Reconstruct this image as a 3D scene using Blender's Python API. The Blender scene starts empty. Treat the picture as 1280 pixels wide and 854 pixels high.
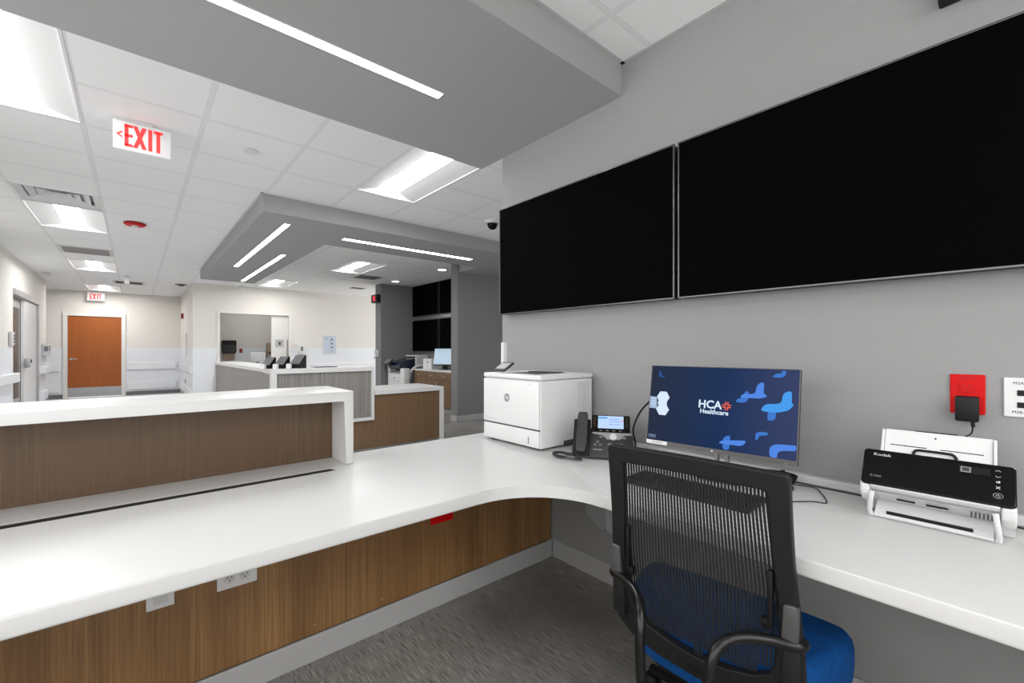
import bpy, bmesh, math, random
from mathutils import Vector, Matrix
random.seed(4)
PI = math.pi
COL = bpy.context.scene.collection
rad = math.radians

# ------------------------------------------------------------------ materials
def srgb(r, g, b):
    def c(v):
        v /= 255.0
        return v/12.92 if v <= .04045 else ((v+.055)/1.055)**2.4
    return (c(r), c(g), c(b), 1)

def mat(name, col, rough=.5, metal=0, bump=0, bscale=200, spec=.5, emit=None, estr=0, trans=0, coat=0, var=0, vscale=3, bdist=.001):
    m = bpy.data.materials.new(name); m.use_nodes = True
    nt = m.node_tree; p = nt.nodes['Principled BSDF']
    c = srgb(*col)
    p.inputs['Base Color'].default_value = c
    p.inputs['Roughness'].default_value = rough
    p.inputs['Metallic'].default_value = metal
    p.inputs['Specular IOR Level'].default_value = spec
    p.inputs['Transmission Weight'].default_value = trans
    p.inputs['Coat Weight'].default_value = coat
    if emit:
        p.inputs['Emission Color'].default_value = srgb(*emit)
        p.inputs['Emission Strength'].default_value = estr
    if bump or var:
        tc = nt.nodes.new('ShaderNodeTexCoord')
    if var:
        n = nt.nodes.new('ShaderNodeTexNoise'); n.inputs['Scale'].default_value = vscale; n.inputs['Detail'].default_value = 4
        nt.links.new(tc.outputs['Object'], n.inputs['Vector'])
        r = nt.nodes.new('ShaderNodeMapRange'); r.inputs['To Min'].default_value = 1-var; r.inputs['To Max'].default_value = 1+var
        r.inputs['From Min'].default_value = .3; r.inputs['From Max'].default_value = .7
        nt.links.new(n.outputs['Fac'], r.inputs['Value'])
        mx = nt.nodes.new('ShaderNodeVectorMath'); mx.operation = 'SCALE'; mx.inputs[0].default_value = c[:3]
        nt.links.new(r.outputs['Result'], mx.inputs['Scale']); nt.links.new(mx.outputs[0], p.inputs['Base Color'])
    if bump:
        n = nt.nodes.new('ShaderNodeTexNoise'); n.inputs['Scale'].default_value = bscale; n.inputs['Detail'].default_value = 3
        nt.links.new(tc.outputs['Object'], n.inputs['Vector'])
        b = nt.nodes.new('ShaderNodeBump'); b.inputs['Strength'].default_value = bump; b.inputs['Distance'].default_value = bdist
        nt.links.new(n.outputs['Fac'], b.inputs['Height']); nt.links.new(b.outputs['Normal'], p.inputs['Normal'])
    return m

def streak_mat(name, c1, c2, scale, rough=.5, bump=0, contrast=(.3, .7), blotch=None, c3=None):
    """two-colour grain; scale=(x,y,z) stretches the noise along the grain"""
    m = bpy.data.materials.new(name); m.use_nodes = True
    nt = m.node_tree; p = nt.nodes['Principled BSDF']; p.inputs['Roughness'].default_value = rough
    tc = nt.nodes.new('ShaderNodeTexCoord'); mp = nt.nodes.new('ShaderNodeMapping'); mp.inputs['Scale'].default_value = scale
    nt.links.new(tc.outputs['Object'], mp.inputs['Vector'])
    n = nt.nodes.new('ShaderNodeTexNoise'); n.inputs['Scale'].default_value = 1; n.inputs['Detail'].default_value = 6; n.inputs['Roughness'].default_value = .65
    nt.links.new(mp.outputs['Vector'], n.inputs['Vector'])
    r = nt.nodes.new('ShaderNodeMapRange'); r.inputs['From Min'].default_value = contrast[0]; r.inputs['From Max'].default_value = contrast[1]
    nt.links.new(n.outputs['Fac'], r.inputs['Value'])
    mx = nt.nodes.new('ShaderNodeMix'); mx.data_type = 'RGBA'
    mx.inputs['A'].default_value = srgb(*c1); mx.inputs['B'].default_value = srgb(*c2)
    nt.links.new(r.outputs['Result'], mx.inputs['Factor'])
    out = mx.outputs['Result']
    if blotch:
        mp2 = nt.nodes.new('ShaderNodeMapping'); mp2.inputs['Scale'].default_value = blotch
        nt.links.new(tc.outputs['Object'], mp2.inputs['Vector'])
        n2 = nt.nodes.new('ShaderNodeTexNoise'); n2.inputs['Scale'].default_value = 1; n2.inputs['Detail'].default_value = 3
        nt.links.new(mp2.outputs['Vector'], n2.inputs['Vector'])
        r2 = nt.nodes.new('ShaderNodeMapRange'); r2.inputs['From Min'].default_value = .35; r2.inputs['From Max'].default_value = .65
        r2.inputs['To Max'].default_value = .75
        nt.links.new(n2.outputs['Fac'], r2.inputs['Value'])
        m2 = nt.nodes.new('ShaderNodeMix'); m2.data_type = 'RGBA'; m2.inputs['B'].default_value = srgb(*c3)
        nt.links.new(out, m2.inputs['A']); nt.links.new(r2.outputs['Result'], m2.inputs['Factor']); out = m2.outputs['Result']
    nt.links.new(out, p.inputs['Base Color'])
    if bump:
        b = nt.nodes.new('ShaderNodeBump'); b.inputs['Strength'].default_value = bump; b.inputs['Distance'].default_value = .001
        nt.links.new(n.outputs['Fac'], b.inputs['Height']); nt.links.new(b.outputs['Normal'], p.inputs['Normal'])
    return m

def tile_mat(name, x0, y0, px, py, tw=.024, tone=(.84, .92)):
    """lay-in ceiling tiles: white panels on a slightly greyer T grid"""
    m = bpy.data.materials.new(name); m.use_nodes = True
    nt = m.node_tree; p = nt.nodes['Principled BSDF']; p.inputs['Roughness'].default_value = .9
    tc = nt.nodes.new('ShaderNodeTexCoord'); sp = nt.nodes.new('ShaderNodeSeparateXYZ'); nt.links.new(tc.outputs['Object'], sp.inputs[0])
    def M(op, a, b=None):
        n = nt.nodes.new('ShaderNodeMath'); n.operation = op
        for i, v in enumerate((a, b)):
            if v is None: continue
            if isinstance(v, (int, float)): n.inputs[i].default_value = v
            else: nt.links.new(v, n.inputs[i])
        return n.outputs[0]
    def dist(o, o0, pp):   # distance to nearest grid line
        f = M('FRACT', M('DIVIDE', M('SUBTRACT', o, o0-50*pp), pp))
        return M('MULTIPLY', M('MINIMUM', f, M('SUBTRACT', 1.0, f)), pp)
    d = M('MINIMUM', dist(sp.outputs[0], x0, px), dist(sp.outputs[1], y0, py))
    tee = M('LESS_THAN', d, tw/2)
    edge = M('MULTIPLY', M('LESS_THAN', d, tw/2+.003), M('GREATER_THAN', d, tw/2-.001))  # thin shadow line painted along both sides of each tee
    n = nt.nodes.new('ShaderNodeTexNoise'); n.inputs['Scale'].default_value = 260; n.inputs['Detail'].default_value = 2
    nt.links.new(tc.outputs['Object'], n.inputs['Vector'])
    r = nt.nodes.new('ShaderNodeMapRange'); r.inputs['To Min'].default_value = tone[0]; r.inputs['To Max'].default_value = tone[1]
    nt.links.new(n.outputs['Fac'], r.inputs['Value'])
    v = M('MULTIPLY', r.outputs['Result'], M('SUBTRACT', 1.0, M('MULTIPLY', tee, .085)))
    v = M('MULTIPLY', v, M('SUBTRACT', 1.0, M('MULTIPLY', edge, .14)))
    cb = nt.nodes.new('ShaderNodeCombineXYZ')
    for i in range(3): nt.links.new(v, cb.inputs[i])
    nt.links.new(cb.outputs[0], p.inputs['Base Color'])
    return m

M_ = {}
M_['solid'] = mat('white solid surface', (216, 216, 215), rough=.32, var=.012, vscale=5)
M_['solid2'] = M_['solid']
M_['wood'] = streak_mat('walnut laminate', (68, 50, 32), (102, 79, 54), (160, 160, 2.2), rough=.42, contrast=(.32, .68), blotch=(5, 5, .7), c3=(88, 64, 42))
M_['woodlow'] = streak_mat('walnut laminate kneewall', (104, 73, 42), (178, 136, 88), (150, 150, 2), rough=.38, contrast=(.3, .7), blotch=(7, 7, .8), c3=(112, 80, 48))
M_['woodfar'] = streak_mat('walnut laminate far', (90, 68, 46), (130, 104, 76), (120, 120, 1.8), rough=.45, contrast=(.3, .7), blotch=(5, 5, .7), c3=(112, 86, 60))
M_['greylam'] = streak_mat('grey striped laminate', (112, 108, 104), (152, 148, 144), (120, 120, 1.2), rough=.5, contrast=(.35, .65))
M_['floor'] = streak_mat('dark streaked vinyl', (58, 56, 54), (240, 236, 230), (460, 12, 1), rough=.42, bump=.1, contrast=(.36, .80), blotch=(1.4, 1.0, 1), c3=(104, 102, 99))
M_['floor2'] = streak_mat('grey corridor vinyl lightened for bounce', (184, 186, 188), (205, 206, 207), (60, 8, 1), rough=.5)  # grey floor made paler to bounce light up to the ceiling
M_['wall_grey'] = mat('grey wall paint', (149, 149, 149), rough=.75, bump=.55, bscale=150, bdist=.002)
M_['wall_grey_shade'] = mat('grey wall paint with shade', (128, 128, 128), rough=.8, bump=.3, bscale=150)  # same grey paint as the television wall, its weaker light darkened into the colour
M_['soffit'] = mat('grey soffit paint', (164, 164, 164), rough=.8, bump=.2, bscale=120)
M_['beige'] = mat('warm white wall paint', (228, 224, 217), rough=.8, bump=.2, bscale=140)
M_['wainscot'] = mat('white vinyl wall sheet', (232, 234, 238), rough=.45)
M_['railm'] = mat('white vinyl rail', (234, 236, 238), rough=.45)
M_['base'] = mat('grey vinyl base', (176, 176, 176), rough=.5)
M_['base_dark'] = mat('dark vinyl base', (110, 112, 114), rough=.5)
M_['trim'] = mat('painted frame', (230, 228, 223), rough=.5)
M_['ceil'] = tile_mat('ceiling tiles', -.268, 3.465, .6096, .6135)
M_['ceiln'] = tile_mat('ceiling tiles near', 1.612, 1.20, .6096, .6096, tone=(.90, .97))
M_['angle'] = mat('ceiling edge angle', (205, 205, 205), rough=.5)
M_['pan'] = mat('troffer pan white', (226, 226, 226), rough=.5)
M_['lens'] = mat('troffer lens', (255, 255, 255), rough=.5, emit=(255, 255, 255), estr=29)
M_['lens2'] = mat('troffer lens far', (255, 255, 255), rough=.5, emit=(255, 255, 255), estr=26)
M_['lens3'] = mat('troffer lens corridor', (255, 255, 255), rough=.5, emit=(255, 255, 255), estr=38)
M_['lens4'] = mat('troffer lens exam room', (255, 255, 255), rough=.5, emit=(255, 255, 255), estr=11)  # for the unseen troffer added to brighten the exam room
M_['slot'] = mat('linear light lens', (255, 255, 255), rough=.5, emit=(255, 255, 255), estr=17)
M_['can'] = mat('downlight lens', (255, 255, 255), rough=.5, emit=(255, 255, 255), estr=6)
M_['black'] = mat('black plastic', (15, 15, 15), rough=.5, spec=.3)
M_['blackg'] = mat('black gloss plastic', (6, 6, 6), rough=.14, spec=.22)
M_['tvscreen'] = mat('television glass', (1, 1, 1), rough=.75, spec=.04)
M_['tvbez'] = mat('television bezel', (100, 100, 100), rough=.25, metal=.7)
M_['darkgrey'] = mat('dark grey plastic', (52, 52, 52), rough=.45)
M_['midgrey'] = mat('mid grey plastic', (120, 120, 120), rough=.4)
M_['steel'] = mat('brushed steel', (185, 185, 186), rough=.32, metal=.9)
M_['kick'] = mat('steel kick plate', (176, 178, 180), rough=.38, metal=.5)
M_['white'] = mat('white plastic', (222, 222, 222), rough=.4)
M_['white2'] = mat('off white plastic', (208, 208, 208), rough=.42)
M_['gap'] = mat('shadow gap plastic', (70, 70, 70), rough=.6)
M_['brush'] = mat('black slot brush', (12, 12, 12), rough=.9)
M_['red'] = mat('red plastic', (204, 5, 9), rough=.45, spec=.2)
M_['redd'] = mat('red housing', (150, 20, 22), rough=.4)
M_['exitred'] = mat('exit letters', (235, 60, 60), rough=.5, emit=(255, 70, 68), estr=.35)
M_['exitwhite'] = mat('exit face', (235, 235, 235), rough=.4, emit=(255, 250, 250), estr=.10)
M_['doorwood'] = streak_mat('maple door veneer', (146, 72, 14), (178, 96, 28), (40, 40, 1.5), rough=.4, contrast=(.3, .7), blotch=(6, 6, .7), c3=(158, 82, 20))
M_['brownwood'] = streak_mat('brown wardrobe veneer', (108, 84, 70), (134, 108, 92), (40, 40, 1.5), rough=.5)
def glass_mat():
    m = bpy.data.materials.new('clear glass'); m.use_nodes = True; nt = m.node_tree; nt.nodes.remove(nt.nodes['Principled BSDF'])
    a = nt.nodes.new('ShaderNodeBsdfTransparent'); a.inputs[0].default_value = (.93, .95, .95, 1); g = nt.nodes.new('ShaderNodeBsdfGlossy'); g.inputs['Roughness'].default_value = .03
    x = nt.nodes.new('ShaderNodeMixShader'); x.inputs[0].default_value = .10
    nt.links.new(a.outputs[0], x.inputs[1]); nt.links.new(g.outputs[0], x.inputs[2]); nt.links.new(x.outputs[0], nt.nodes['Material Output'].inputs[0]); return m
M_['glass'] = glass_mat()
M_['meshfab'] = mat('black mesh strand', (24, 24, 25), rough=.75)
M_['frameblk'] = mat('chair frame black', (24, 24, 24), rough=.55, spec=.35, bump=.25, bscale=600, bdist=.0004)
M_['bracket'] = mat('chair bracket satin', (88, 88, 88), rough=.28, metal=.3)
M_['tube'] = mat('black satin tube', (26, 26, 26), rough=.25, metal=.3)
M_['blue'] = mat('blue seat fabric', (11, 76, 142), rough=.85, bump=.5, bscale=500, var=.18, vscale=90, spec=.2)
M_['keyb'] = mat('keyboard black', (24, 24, 24), rough=.5)
M_['bluedark'] = mat('copier navy gloss', (16, 28, 52), rough=.15)
M_['cardb'] = mat('kraft paper towel', (170, 152, 132), rough=.9)
M_['poster'] = mat('pale blue poster paper', (196, 206, 220), rough=.6)
M_['signgrey'] = mat('grey room sign', (188, 188, 190), rough=.5)
M_['txtdark'] = mat('dark print', (60, 60, 66), rough=.7)
M_['txtlight'] = mat('light print', (215, 215, 215), rough=.6)
M_['printgrey'] = mat('grey print', (120, 120, 124), rough=.6)
M_['brass'] = mat('brass screw', (176, 158, 120), rough=.3, metal=.9)
def screen(name, col, s=1.0): return mat(name, (4, 4, 4), rough=.4, spec=.06, emit=col, estr=s)
M_['s_white'] = screen('screen white', (198, 214, 232)); M_['s_tab'] = screen('screen grey blue tab', (150, 172, 200))
M_['s_b1'] = screen('screen mid blue', (54, 108, 186)); M_['s_b2'] = screen('screen bright blue', (62, 142, 216)); M_['s_b3'] = screen('screen dim blue', (34, 72, 130))
M_['s_b4'] = screen('screen royal blue', (72, 122, 208)); M_['s_orange'] = screen('screen orange', (226, 92, 62))
M_['s_lcd'] = screen('phone display', (176, 200, 240)); M_['s_lcdb'] = screen('phone display blue', (72, 150, 205)); M_['s_red'] = screen('display red', (235, 60, 70), 1.2)
M_['s_clock'] = screen('clock digits', (255, 60, 80), 1.6)
M_['s_lcd2'] = screen('scanner display', (150, 150, 150)); M_['s_far'] = mat('far monitor glass', (150, 175, 195), rough=.15, emit=(180, 198, 212), estr=.38)
M_['s_amber'] = screen('amber light', (150, 128, 96), .55)

def monitor_bg():
    m = bpy.data.materials.new('monitor wallpaper'); m.use_nodes = True
    nt = m.node_tree; p = nt.nodes['Principled BSDF']; p.inputs['Base Color'].default_value = (.002, .002, .003, 1); p.inputs['Roughness'].default_value = .4; p.inputs['Specular IOR Level'].default_value = .06
    tc = nt.nodes.new('ShaderNodeTexCoord'); sp = nt.nodes.new('ShaderNodeSeparateXYZ'); nt.links.new(tc.outputs['Object'], sp.inputs[0])
    cr = nt.nodes.new('ShaderNodeValToRGB')     # the wallpaper's own left-right blend (display content)
    mr = nt.nodes.new('ShaderNodeMapRange'); mr.inputs['From Min'].default_value = -.267; mr.inputs['From Max'].default_value = .267
    nt.links.new(sp.outputs[0], mr.inputs['Value']); nt.links.new(mr.outputs['Result'], cr.inputs['Fac'])
    e = cr.color_ramp.elements; e[0].color = srgb(24, 34, 54); e[1].color = srgb(44, 54, 90)
    x = cr.color_ramp.elements.new(.55); x.color = srgb(10, 38, 76)
    nt.links.new(cr.outputs['Color'], p.inputs['Emission Color']); p.inputs['Emission Strength'].default_value = 1
    return m
M_['s_bg'] = monitor_bg()

# ------------------------------------------------------------------ mesh building
class MB:
    def __init__(s): s.bm = bmesh.new()
    def _xf(s, vs, mtx):
        if mtx is not None: bmesh.ops.transform(s.bm, matrix=mtx, verts=vs)
    def box(s, x0, x1, y0, y1, z0, z1, bev=0, seg=2, mtx=None):
        t = bmesh.new()
        r = bmesh.ops.create_cube(t, size=1)
        for v in t.verts:
            v.co = Vector(((x0+x1)/2+v.co.x*(x1-x0), (y0+y1)/2+v.co.y*(y1-y0), (z0+z1)/2+v.co.z*(z1-z0)))
        if bev: bmesh.ops.bevel(t, geom=list(t.edges), offset=bev, segments=seg, profile=.5, affect='EDGES')
        s._merge(t, mtx); return s
    def prism(s, poly, a0, a1, axis='z', bev=0, seg=2, mtx=None, top_only=False):
        """poly: 2D points; extruded along axis. axis z: (x,y); y: (x,z); x: (y,z)"""
        t = bmesh.new()
        def P(p, a):
            return {'z': (p[0], p[1], a), 'y': (p[0], a, p[1]), 'x': (a, p[0], p[1])}[axis]
        lo = [t.verts.new(P(p, a0)) for p in poly]; hi = [t.verts.new(P(p, a1)) for p in poly]
        n = len(poly); t.faces.new(lo); tf = t.faces.new(hi)
        for i in range(n): t.faces.new((lo[i], lo[(i+1) % n], hi[(i+1) % n], hi[i]))
        if bev:
            g = list(tf.edges) if top_only else list(t.edges)
            bmesh.ops.bevel(t, geom=g, offset=bev, segments=seg, profile=.5, affect='EDGES')
        s._merge(t, mtx); return s
    def cyl(s, c, r, h, axis='z', n=24, r2=None, bev=0, mtx=None):
        t = bmesh.new()
        bmesh.ops.create_cone(t, cap_ends=True, segments=n, radius1=r, radius2=r if r2 is None else r2, depth=h)
        if bev:
            e = [x for x in t.edges if abs(x.verts[0].co.z-x.verts[1].co.z) < 1e-6]
            bmesh.ops.bevel(t, geom=e, offset=bev, segments=2, affect='EDGES')
        R = {'z': Matrix(), 'x': Matrix.Rotation(PI/2, 4, 'Y'), 'y': Matrix.Rotation(-PI/2, 4, 'X')}[axis]
        bmesh.ops.transform(t, matrix=Matrix.Translation(c) @ R, verts=t.verts)
        s._merge(t, mtx); return s
    def sph(s, c, r, sc=(1, 1, 1), n=20, mtx=None):
        t = bmesh.new(); bmesh.ops.create_uvsphere(t, u_segments=n, v_segments=n//2, radius=r)
        for v in t.verts: v.co = Vector((c[0]+v.co.x*sc[0], c[1]+v.co.y*sc[1], c[2]+v.co.z*sc[2]))
        s._merge(t, mtx); return s
    def tube(s, pts, r, n=12, smooth=0, caps=True, mtx=None):
        pts = [Vector(p) for p in pts]
        if smooth:
            out = []
            for i in range(len(pts)-1):
                p0 = pts[max(i-1, 0)]; p1 = pts[i]; p2 = pts[i+1]; p3 = pts[min(i+2, len(pts)-1)]
                for k in range(smooth):
                    u = k/smooth
                    out.append(.5*((2*p1)+(p2-p0)*u+(2*p0-5*p1+4*p2-p3)*u*u+(3*p1-p0-3*p2+p3)*u**3))
            out.append(pts[-1]); pts = out
        t = bmesh.new(); rings = []
        up = Vector((0, 0, 1)); prev = None
        for i, p in enumerate(pts):
            d = (pts[min(i+1, len(pts)-1)]-pts[max(i-1, 0)]).normalized()
            if prev is None:
                a = up if abs(d.dot(up)) < .9 else Vector((1, 0, 0)); u = d.cross(a).normalized()
            else:
                u = (prev-d*prev.dot(d)).normalized()
            prev = u; w = d.cross(u)
            rings.append([t.verts.new(p+(u*math.cos(2*PI*k/n)+w*math.sin(2*PI*k/n))*r) for k in range(n)])
        for a, b in zip(rings, rings[1:]):
            for k in range(n): t.faces.new((a[k], a[(k+1) % n], b[(k+1) % n], b[k]))
        if caps: t.faces.new(rings[0]); t.faces.new(rings[-1])
        s._merge(t, mtx); return s
    def quads(s, vs, fs, mtx=None):
        t = bmesh.new(); v = [t.verts.new(p) for p in vs]
        for f in fs: t.faces.new([v[i] for i in f])
        s._merge(t, mtx); return s
    def _merge(s, t, mtx):
        bmesh.ops.recalc_face_normals(t, faces=t.faces)
        if mtx is not None: bmesh.ops.transform(t, matrix=mtx, verts=t.verts)
        me = bpy.data.meshes.new('tmp'); t.to_mesh(me); t.free(); s.bm.from_mesh(me); bpy.data.meshes.remove(me)
    def text(s, body, size, mtx, depth=.0004, offset=0, align='CENTER', xs=1, shear=0):
        cu = bpy.data.curves.new('t', 'FONT'); cu.body = body; cu.size = size; cu.extrude = depth; cu.offset = offset
        cu.align_x = align; cu.align_y = 'CENTER'; cu.shear = shear; cu.resolution_u = 3
        ob = bpy.data.objects.new('t', cu); COL.objects.link(ob)
        dg = bpy.context.evaluated_depsgraph_get(); dg.update()
        me = bpy.data.meshes.new_from_object(ob.evaluated_get(dg))
        me.transform(mtx @ Matrix.Diagonal((xs, 1, 1, 1)))
        s.bm.from_mesh(me)
        bpy.data.objects.remove(ob); bpy.data.meshes.remove(me); bpy.data.curves.remove(cu); return s
    def build(s, name, material, parent=None, smooth=False, label=None):
        me = bpy.data.meshes.new(name); s.bm.to_mesh(me); s.bm.free()
        me.materials.append(M_[material] if isinstance(material, str) else material)
        if smooth:
            for f in me.polygons: f.use_smooth = True
            try: me.set_sharp_from_angle(angle=rad(35))
            except Exception: pass
        o = bpy.data.objects.new(name, me); COL.objects.link(o)
        if parent is not None: o.parent = parent
        if label: o['label'] = label
        return o

def tag(o, label, cat, group=None, kind=None):
    o['label'] = label; o['category'] = cat
    if group: o['group'] = group
    if kind: o['kind'] = kind
    return o
def thing(name, label, cat, loc=(0, 0, 0), rz=0, group=None):
    o = bpy.data.objects.new(name, None); COL.objects.link(o); o.empty_display_size = .05
    o.location = loc; o.rotation_euler = (0, 0, rz); return tag(o, label, cat, group)
def struct(name, mb, m, label=None, cat=None):
    o = mb.build(name, m); o['kind'] = 'structure'
    if label: o['label'] = label
    if cat: o['category'] = cat
    return o
def copy_tree(o, parent=None):
    c = o.copy(); COL.objects.link(c)
    if parent is not None: c.parent = parent
    for ch in [x for x in bpy.data.objects if x.parent == o]: copy_tree(ch, c)
    return c
T = Matrix.Translation
def RX(a): return Matrix.Rotation(a, 4, 'X')
def RY(a): return Matrix.Rotation(a, 4, 'Y')
def RZ(a): return Matrix.Rotation(a, 4, 'Z')
FY = RX(PI/2)                 # text plane facing -Y
FX = RZ(-PI/2) @ RX(PI/2)     # text plane facing -X, reading direction -Y

# ------------------------------------------------------------------ key dimensions (metres)
WX = 1.94        # television wall
DZ = .76         # desk top
CZ = 2.764       # ceiling
SZ = 2.595       # soffit underside
XL = -1.51       # corridor left wall
YF = 12.25       # far cream wall
YE = 15.87       # corridor end wall

# ------------------------------------------------------------------ the setting
b = MB(); b.box(-4, 7.5, -3.5, 2.0, -.05, 0); b.box(2.5, 7.5, 2.0, 4.9, -.05, 0); b.box(1.13, 7.5, 4.9, YF, -.05, 0); struct('floor', b, 'floor')
b = MB(); b.box(-4, 1.13, 2.0, 17, -.05, 0); b.box(1.13, 2.5, 2.0, 4.9, -.05, 0); b.box(1.13, 7.5, YF, 17, -.05, 0); struct('floor_corridor', b, 'floor2')  # pale floor also carried under the hidden station area to bounce light
b = MB(); b.box(XL-.15, WX+.15, -3.5, -3.35, 0, 1.05); b.box(XL-.15, WX+.15, -3.5, -3.35, 2.5, CZ); struct('wall_back', b, 'beige')  # unseen wall shaped for light: open band admits world light, low part shades under-desk
b = MB(); b.box(WX, WX+.15, -3.35, 2.363, 0, CZ); struct('wall_right', b, 'wall_grey')
# near soffit and far soffit
b = MB(); b.box(XL, WX-.0005, 1.372, 2.605, SZ, CZ+.1); struct('soffit_near', b, 'soffit')
b = MB()
b.prism([(.93, 4.76), (7, 4.76), (7, 6.35), (4.25, 6.35), (4.25, 5.8), (1.83, 5.8), (1.83, 10.2), (.93, 10.2)], SZ, CZ+.1, 'z')
struct('soffit_far', b, 'soffit')
# ceilings: sheets with openings where fittings are recessed
def ceiling(name, x0, x1, y0, y1, holes, m):
    xs = sorted({x0, x1, *[h[0] for h in holes], *[h[1] for h in holes]}); ys = sorted({y0, y1, *[h[2] for h in holes], *[h[3] for h in holes]})
    bb = MB()
    for i in range(len(xs)-1):
        for j in range(len(ys)-1):
            cx, cy = (xs[i]+xs[i+1])/2, (ys[j]+ys[j+1])/2
            if any(h[0] < cx < h[1] and h[2] < cy < h[3] for h in holes): continue
            bb.quads([(xs[i], ys[j], CZ), (xs[i+1], ys[j], CZ), (xs[i+1], ys[j+1], CZ), (xs[i], ys[j+1], CZ)], [(0, 3, 2, 1)])
    bmesh.ops.remove_doubles(bb.bm, verts=bb.bm.verts, dist=1e-5)
    return struct(name, bb, m)
TROF = [(-.878, 2.86), (1.56, 2.86), (-.878, 6.53), (-.878, 10.35), (-.90, 14.18), (2.80, 7.42), (2.16, 10.56), (2.2, 12.75), (-2.9, 11.0),
        ]
NEAR = [(.40, -2.4), (-.95, -2.4)]  # unseen troffers added behind the camera as fill light
HB = [(x, x+.6096, y, y+1.21) for x, y in TROF]
holes = list(HB) + [(-.878, -.268, 5.91, 6.515)]
ceiling('ceiling', -4, 7.5, 2.605, 17, holes, 'ceil')
ceiling('ceiling_near', XL, WX, -3.35, 1.372, [(x, x+.6096, y, y+1.21) for x, y in NEAR], 'ceiln')
b = MB(); b.box(XL, WX, 1.350, 1.3715, CZ-.004, CZ-.001); b.box(WX-.022, WX-.0005, -3.3, 1.372, CZ-.004, CZ-.001)
struct('trim_1', b, 'angle')
b = MB(); b.box(.905, .9295, 4.735, 10.2, CZ-.004, CZ-.001); b.box(.905, 4.2, 4.735, 4.7595, CZ-.004, CZ-.001); struct('trim_2', b, 'angle')

# left corridor wall with the sliding door opening y 10.62..13.02
b = MB()
for (y0, y1, z0, z1) in ((4.0, 10.62, 1.29, CZ), (10.62, 13.02, 2.25, CZ), (13.02, 14.05, 1.29, CZ)):
    b.box(XL-.15, XL, y0, y1, z0, z1)
b.box(XL-.15, XL, -3.35, 4.0, 0, 1.05); b.box(XL-.15, XL, -3.35, 4.0, 2.5, CZ)  # unseen stretch: low wall added to shade under the desk, open band admits light
struct('wall_left', b, 'beige')
b = MB()
for (y0, y1) in ((4.0, 10.62), (13.02, 14.05)): b.box(XL-.15, XL+.003, y0, y1, 0, 1.29)
struct('wall_left_wainscot', b, 'wainscot')
# corridor end
b = MB(); b.box(-3.6, -1.33, YE, YE+.15, 1.29, CZ); b.box(-1.33, -.29, YE, YE+.15, 2.115, CZ); b.box(-.29, 1.1, YE, YE+.15, 1.29, CZ)
struct('wall_corridor_end', b, 'beige')
b = MB(); b.box(-3.6, -1.33, YE-.003, YE+.15, 0, 1.29); b.box(-.29, .98, YE-.003, YE+.15, 0, 1.29)
struct('wall_corridor_end_wainscot', b, 'wainscot')
b = MB(); b.box(-3.75, -3.6, 9.5, YE+.15, 0, CZ); b.box(-3.6, XL-.15, 9.5, 9.65, 0, CZ); b.box(-3.6, XL-.15, 13.9, 14.05, 0, CZ)
struct('wall_patient_room', b, 'beige')
# side wall and far cream wall with opening
b = MB(); b.box(.98, 1.13, YF+.15, YE, 1.29, CZ); struct('wall_corridor_side', b, 'beige')
b = MB(); b.box(.977, 1.13, YF+.15, YE, 0, 1.29); struct('wall_corridor_side_wainscot', b, 'wainscot')
b = MB(); b.box(.98, 1.49, YF, YF+.15, 1.29, CZ); b.box(1.49, 2.97, YF, YF+.15, 2.11, CZ); b.box(2.97, 7.5, YF, YF+.15, 1.29, CZ)
struct('wall_far', b, 'beige')
b = MB(); b.box(.977, 1.49, YF-.003, YF+.15, 0, 1.29); b.box(2.97, 7.5, YF-.003, YF+.15, 0, 1.29)
struct('wall_far_wainscot', b, 'wainscot')
b = MB(); b.box(1.13, 4.0, 14.5, 14.6, 0, CZ); b.box(3.9, 4.0, YF+.15, 14.5, 0, CZ); struct('wall_exam_room', b, 'beige')
# alcove walls
b = MB(); b.box(7.3, 7.45, 2.2, 6.35, 0, .9); b.box(7.3, 7.45, 2.2, 6.35, 2.55, CZ); b.box(7.3, 7.45, 2.2, 2.6, .9, 2.55); b.box(7.3, 7.45, 4.9, 6.35, .9, 2.55); b.box(WX+.15, 7.45, 2.2, 2.35, 0, CZ); struct('wall_side_right', b, 'wall_grey_shade')  # unseen wall, opening added so world light reaches the ceiling
b = MB(); b.box(4.21, 7.3, 6.3505, 6.55, 0, CZ); struct('wall_stub', b, 'wall_grey_shade')
b = MB(); b.box(4.27, 5.3, 9.6, 9.9, 0, CZ); struct('wall_alcove_left', b, 'wall_grey_shade')
b = MB(); b.box(5.15, 5.3, 6.55, 9.6, 0, CZ); struct('wall_alcove_back', b, 'wall_grey_shade')
# bases
b = MB(); b.box(WX-.012, WX, -3.3, 1.868, 0, .104, bev=.003); struct('baseboard_right', b, 'base')
b = MB(); b.box(4.198, 7.2, 6.338, 6.350, 0, .105, bev=.003); b.box(4.198, 4.2095, 6.338, 6.55, 0, .105, bev=.003); struct('baseboard_stub', b, 'base')
b = MB(); b.box(-.27+.06, .965, YE-.015, YE-.003, 0, .10); b.box(-3.5, -1.41, YE-.015, YE-.003, 0, .10); struct('baseboard_corridor_end', b, 'base_dark')
b = MB(); b.box(.965, .977, 12.3, YE-.016, 0, .10); struct('baseboard_corridor_side', b, 'base')
# frame around pass-through opening in the cream wall
b = MB()
b.box(1.435, 1.492, YF-.02, YF+.16, 0, 2.1075); b.box(2.968, 3.025, YF-.02, YF+.16, 0, 2.1075); b.box(1.435, 3.025, YF-.02, YF+.16, 2.108, 2.155)
struct('trim_3', b, 'trim')
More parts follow.
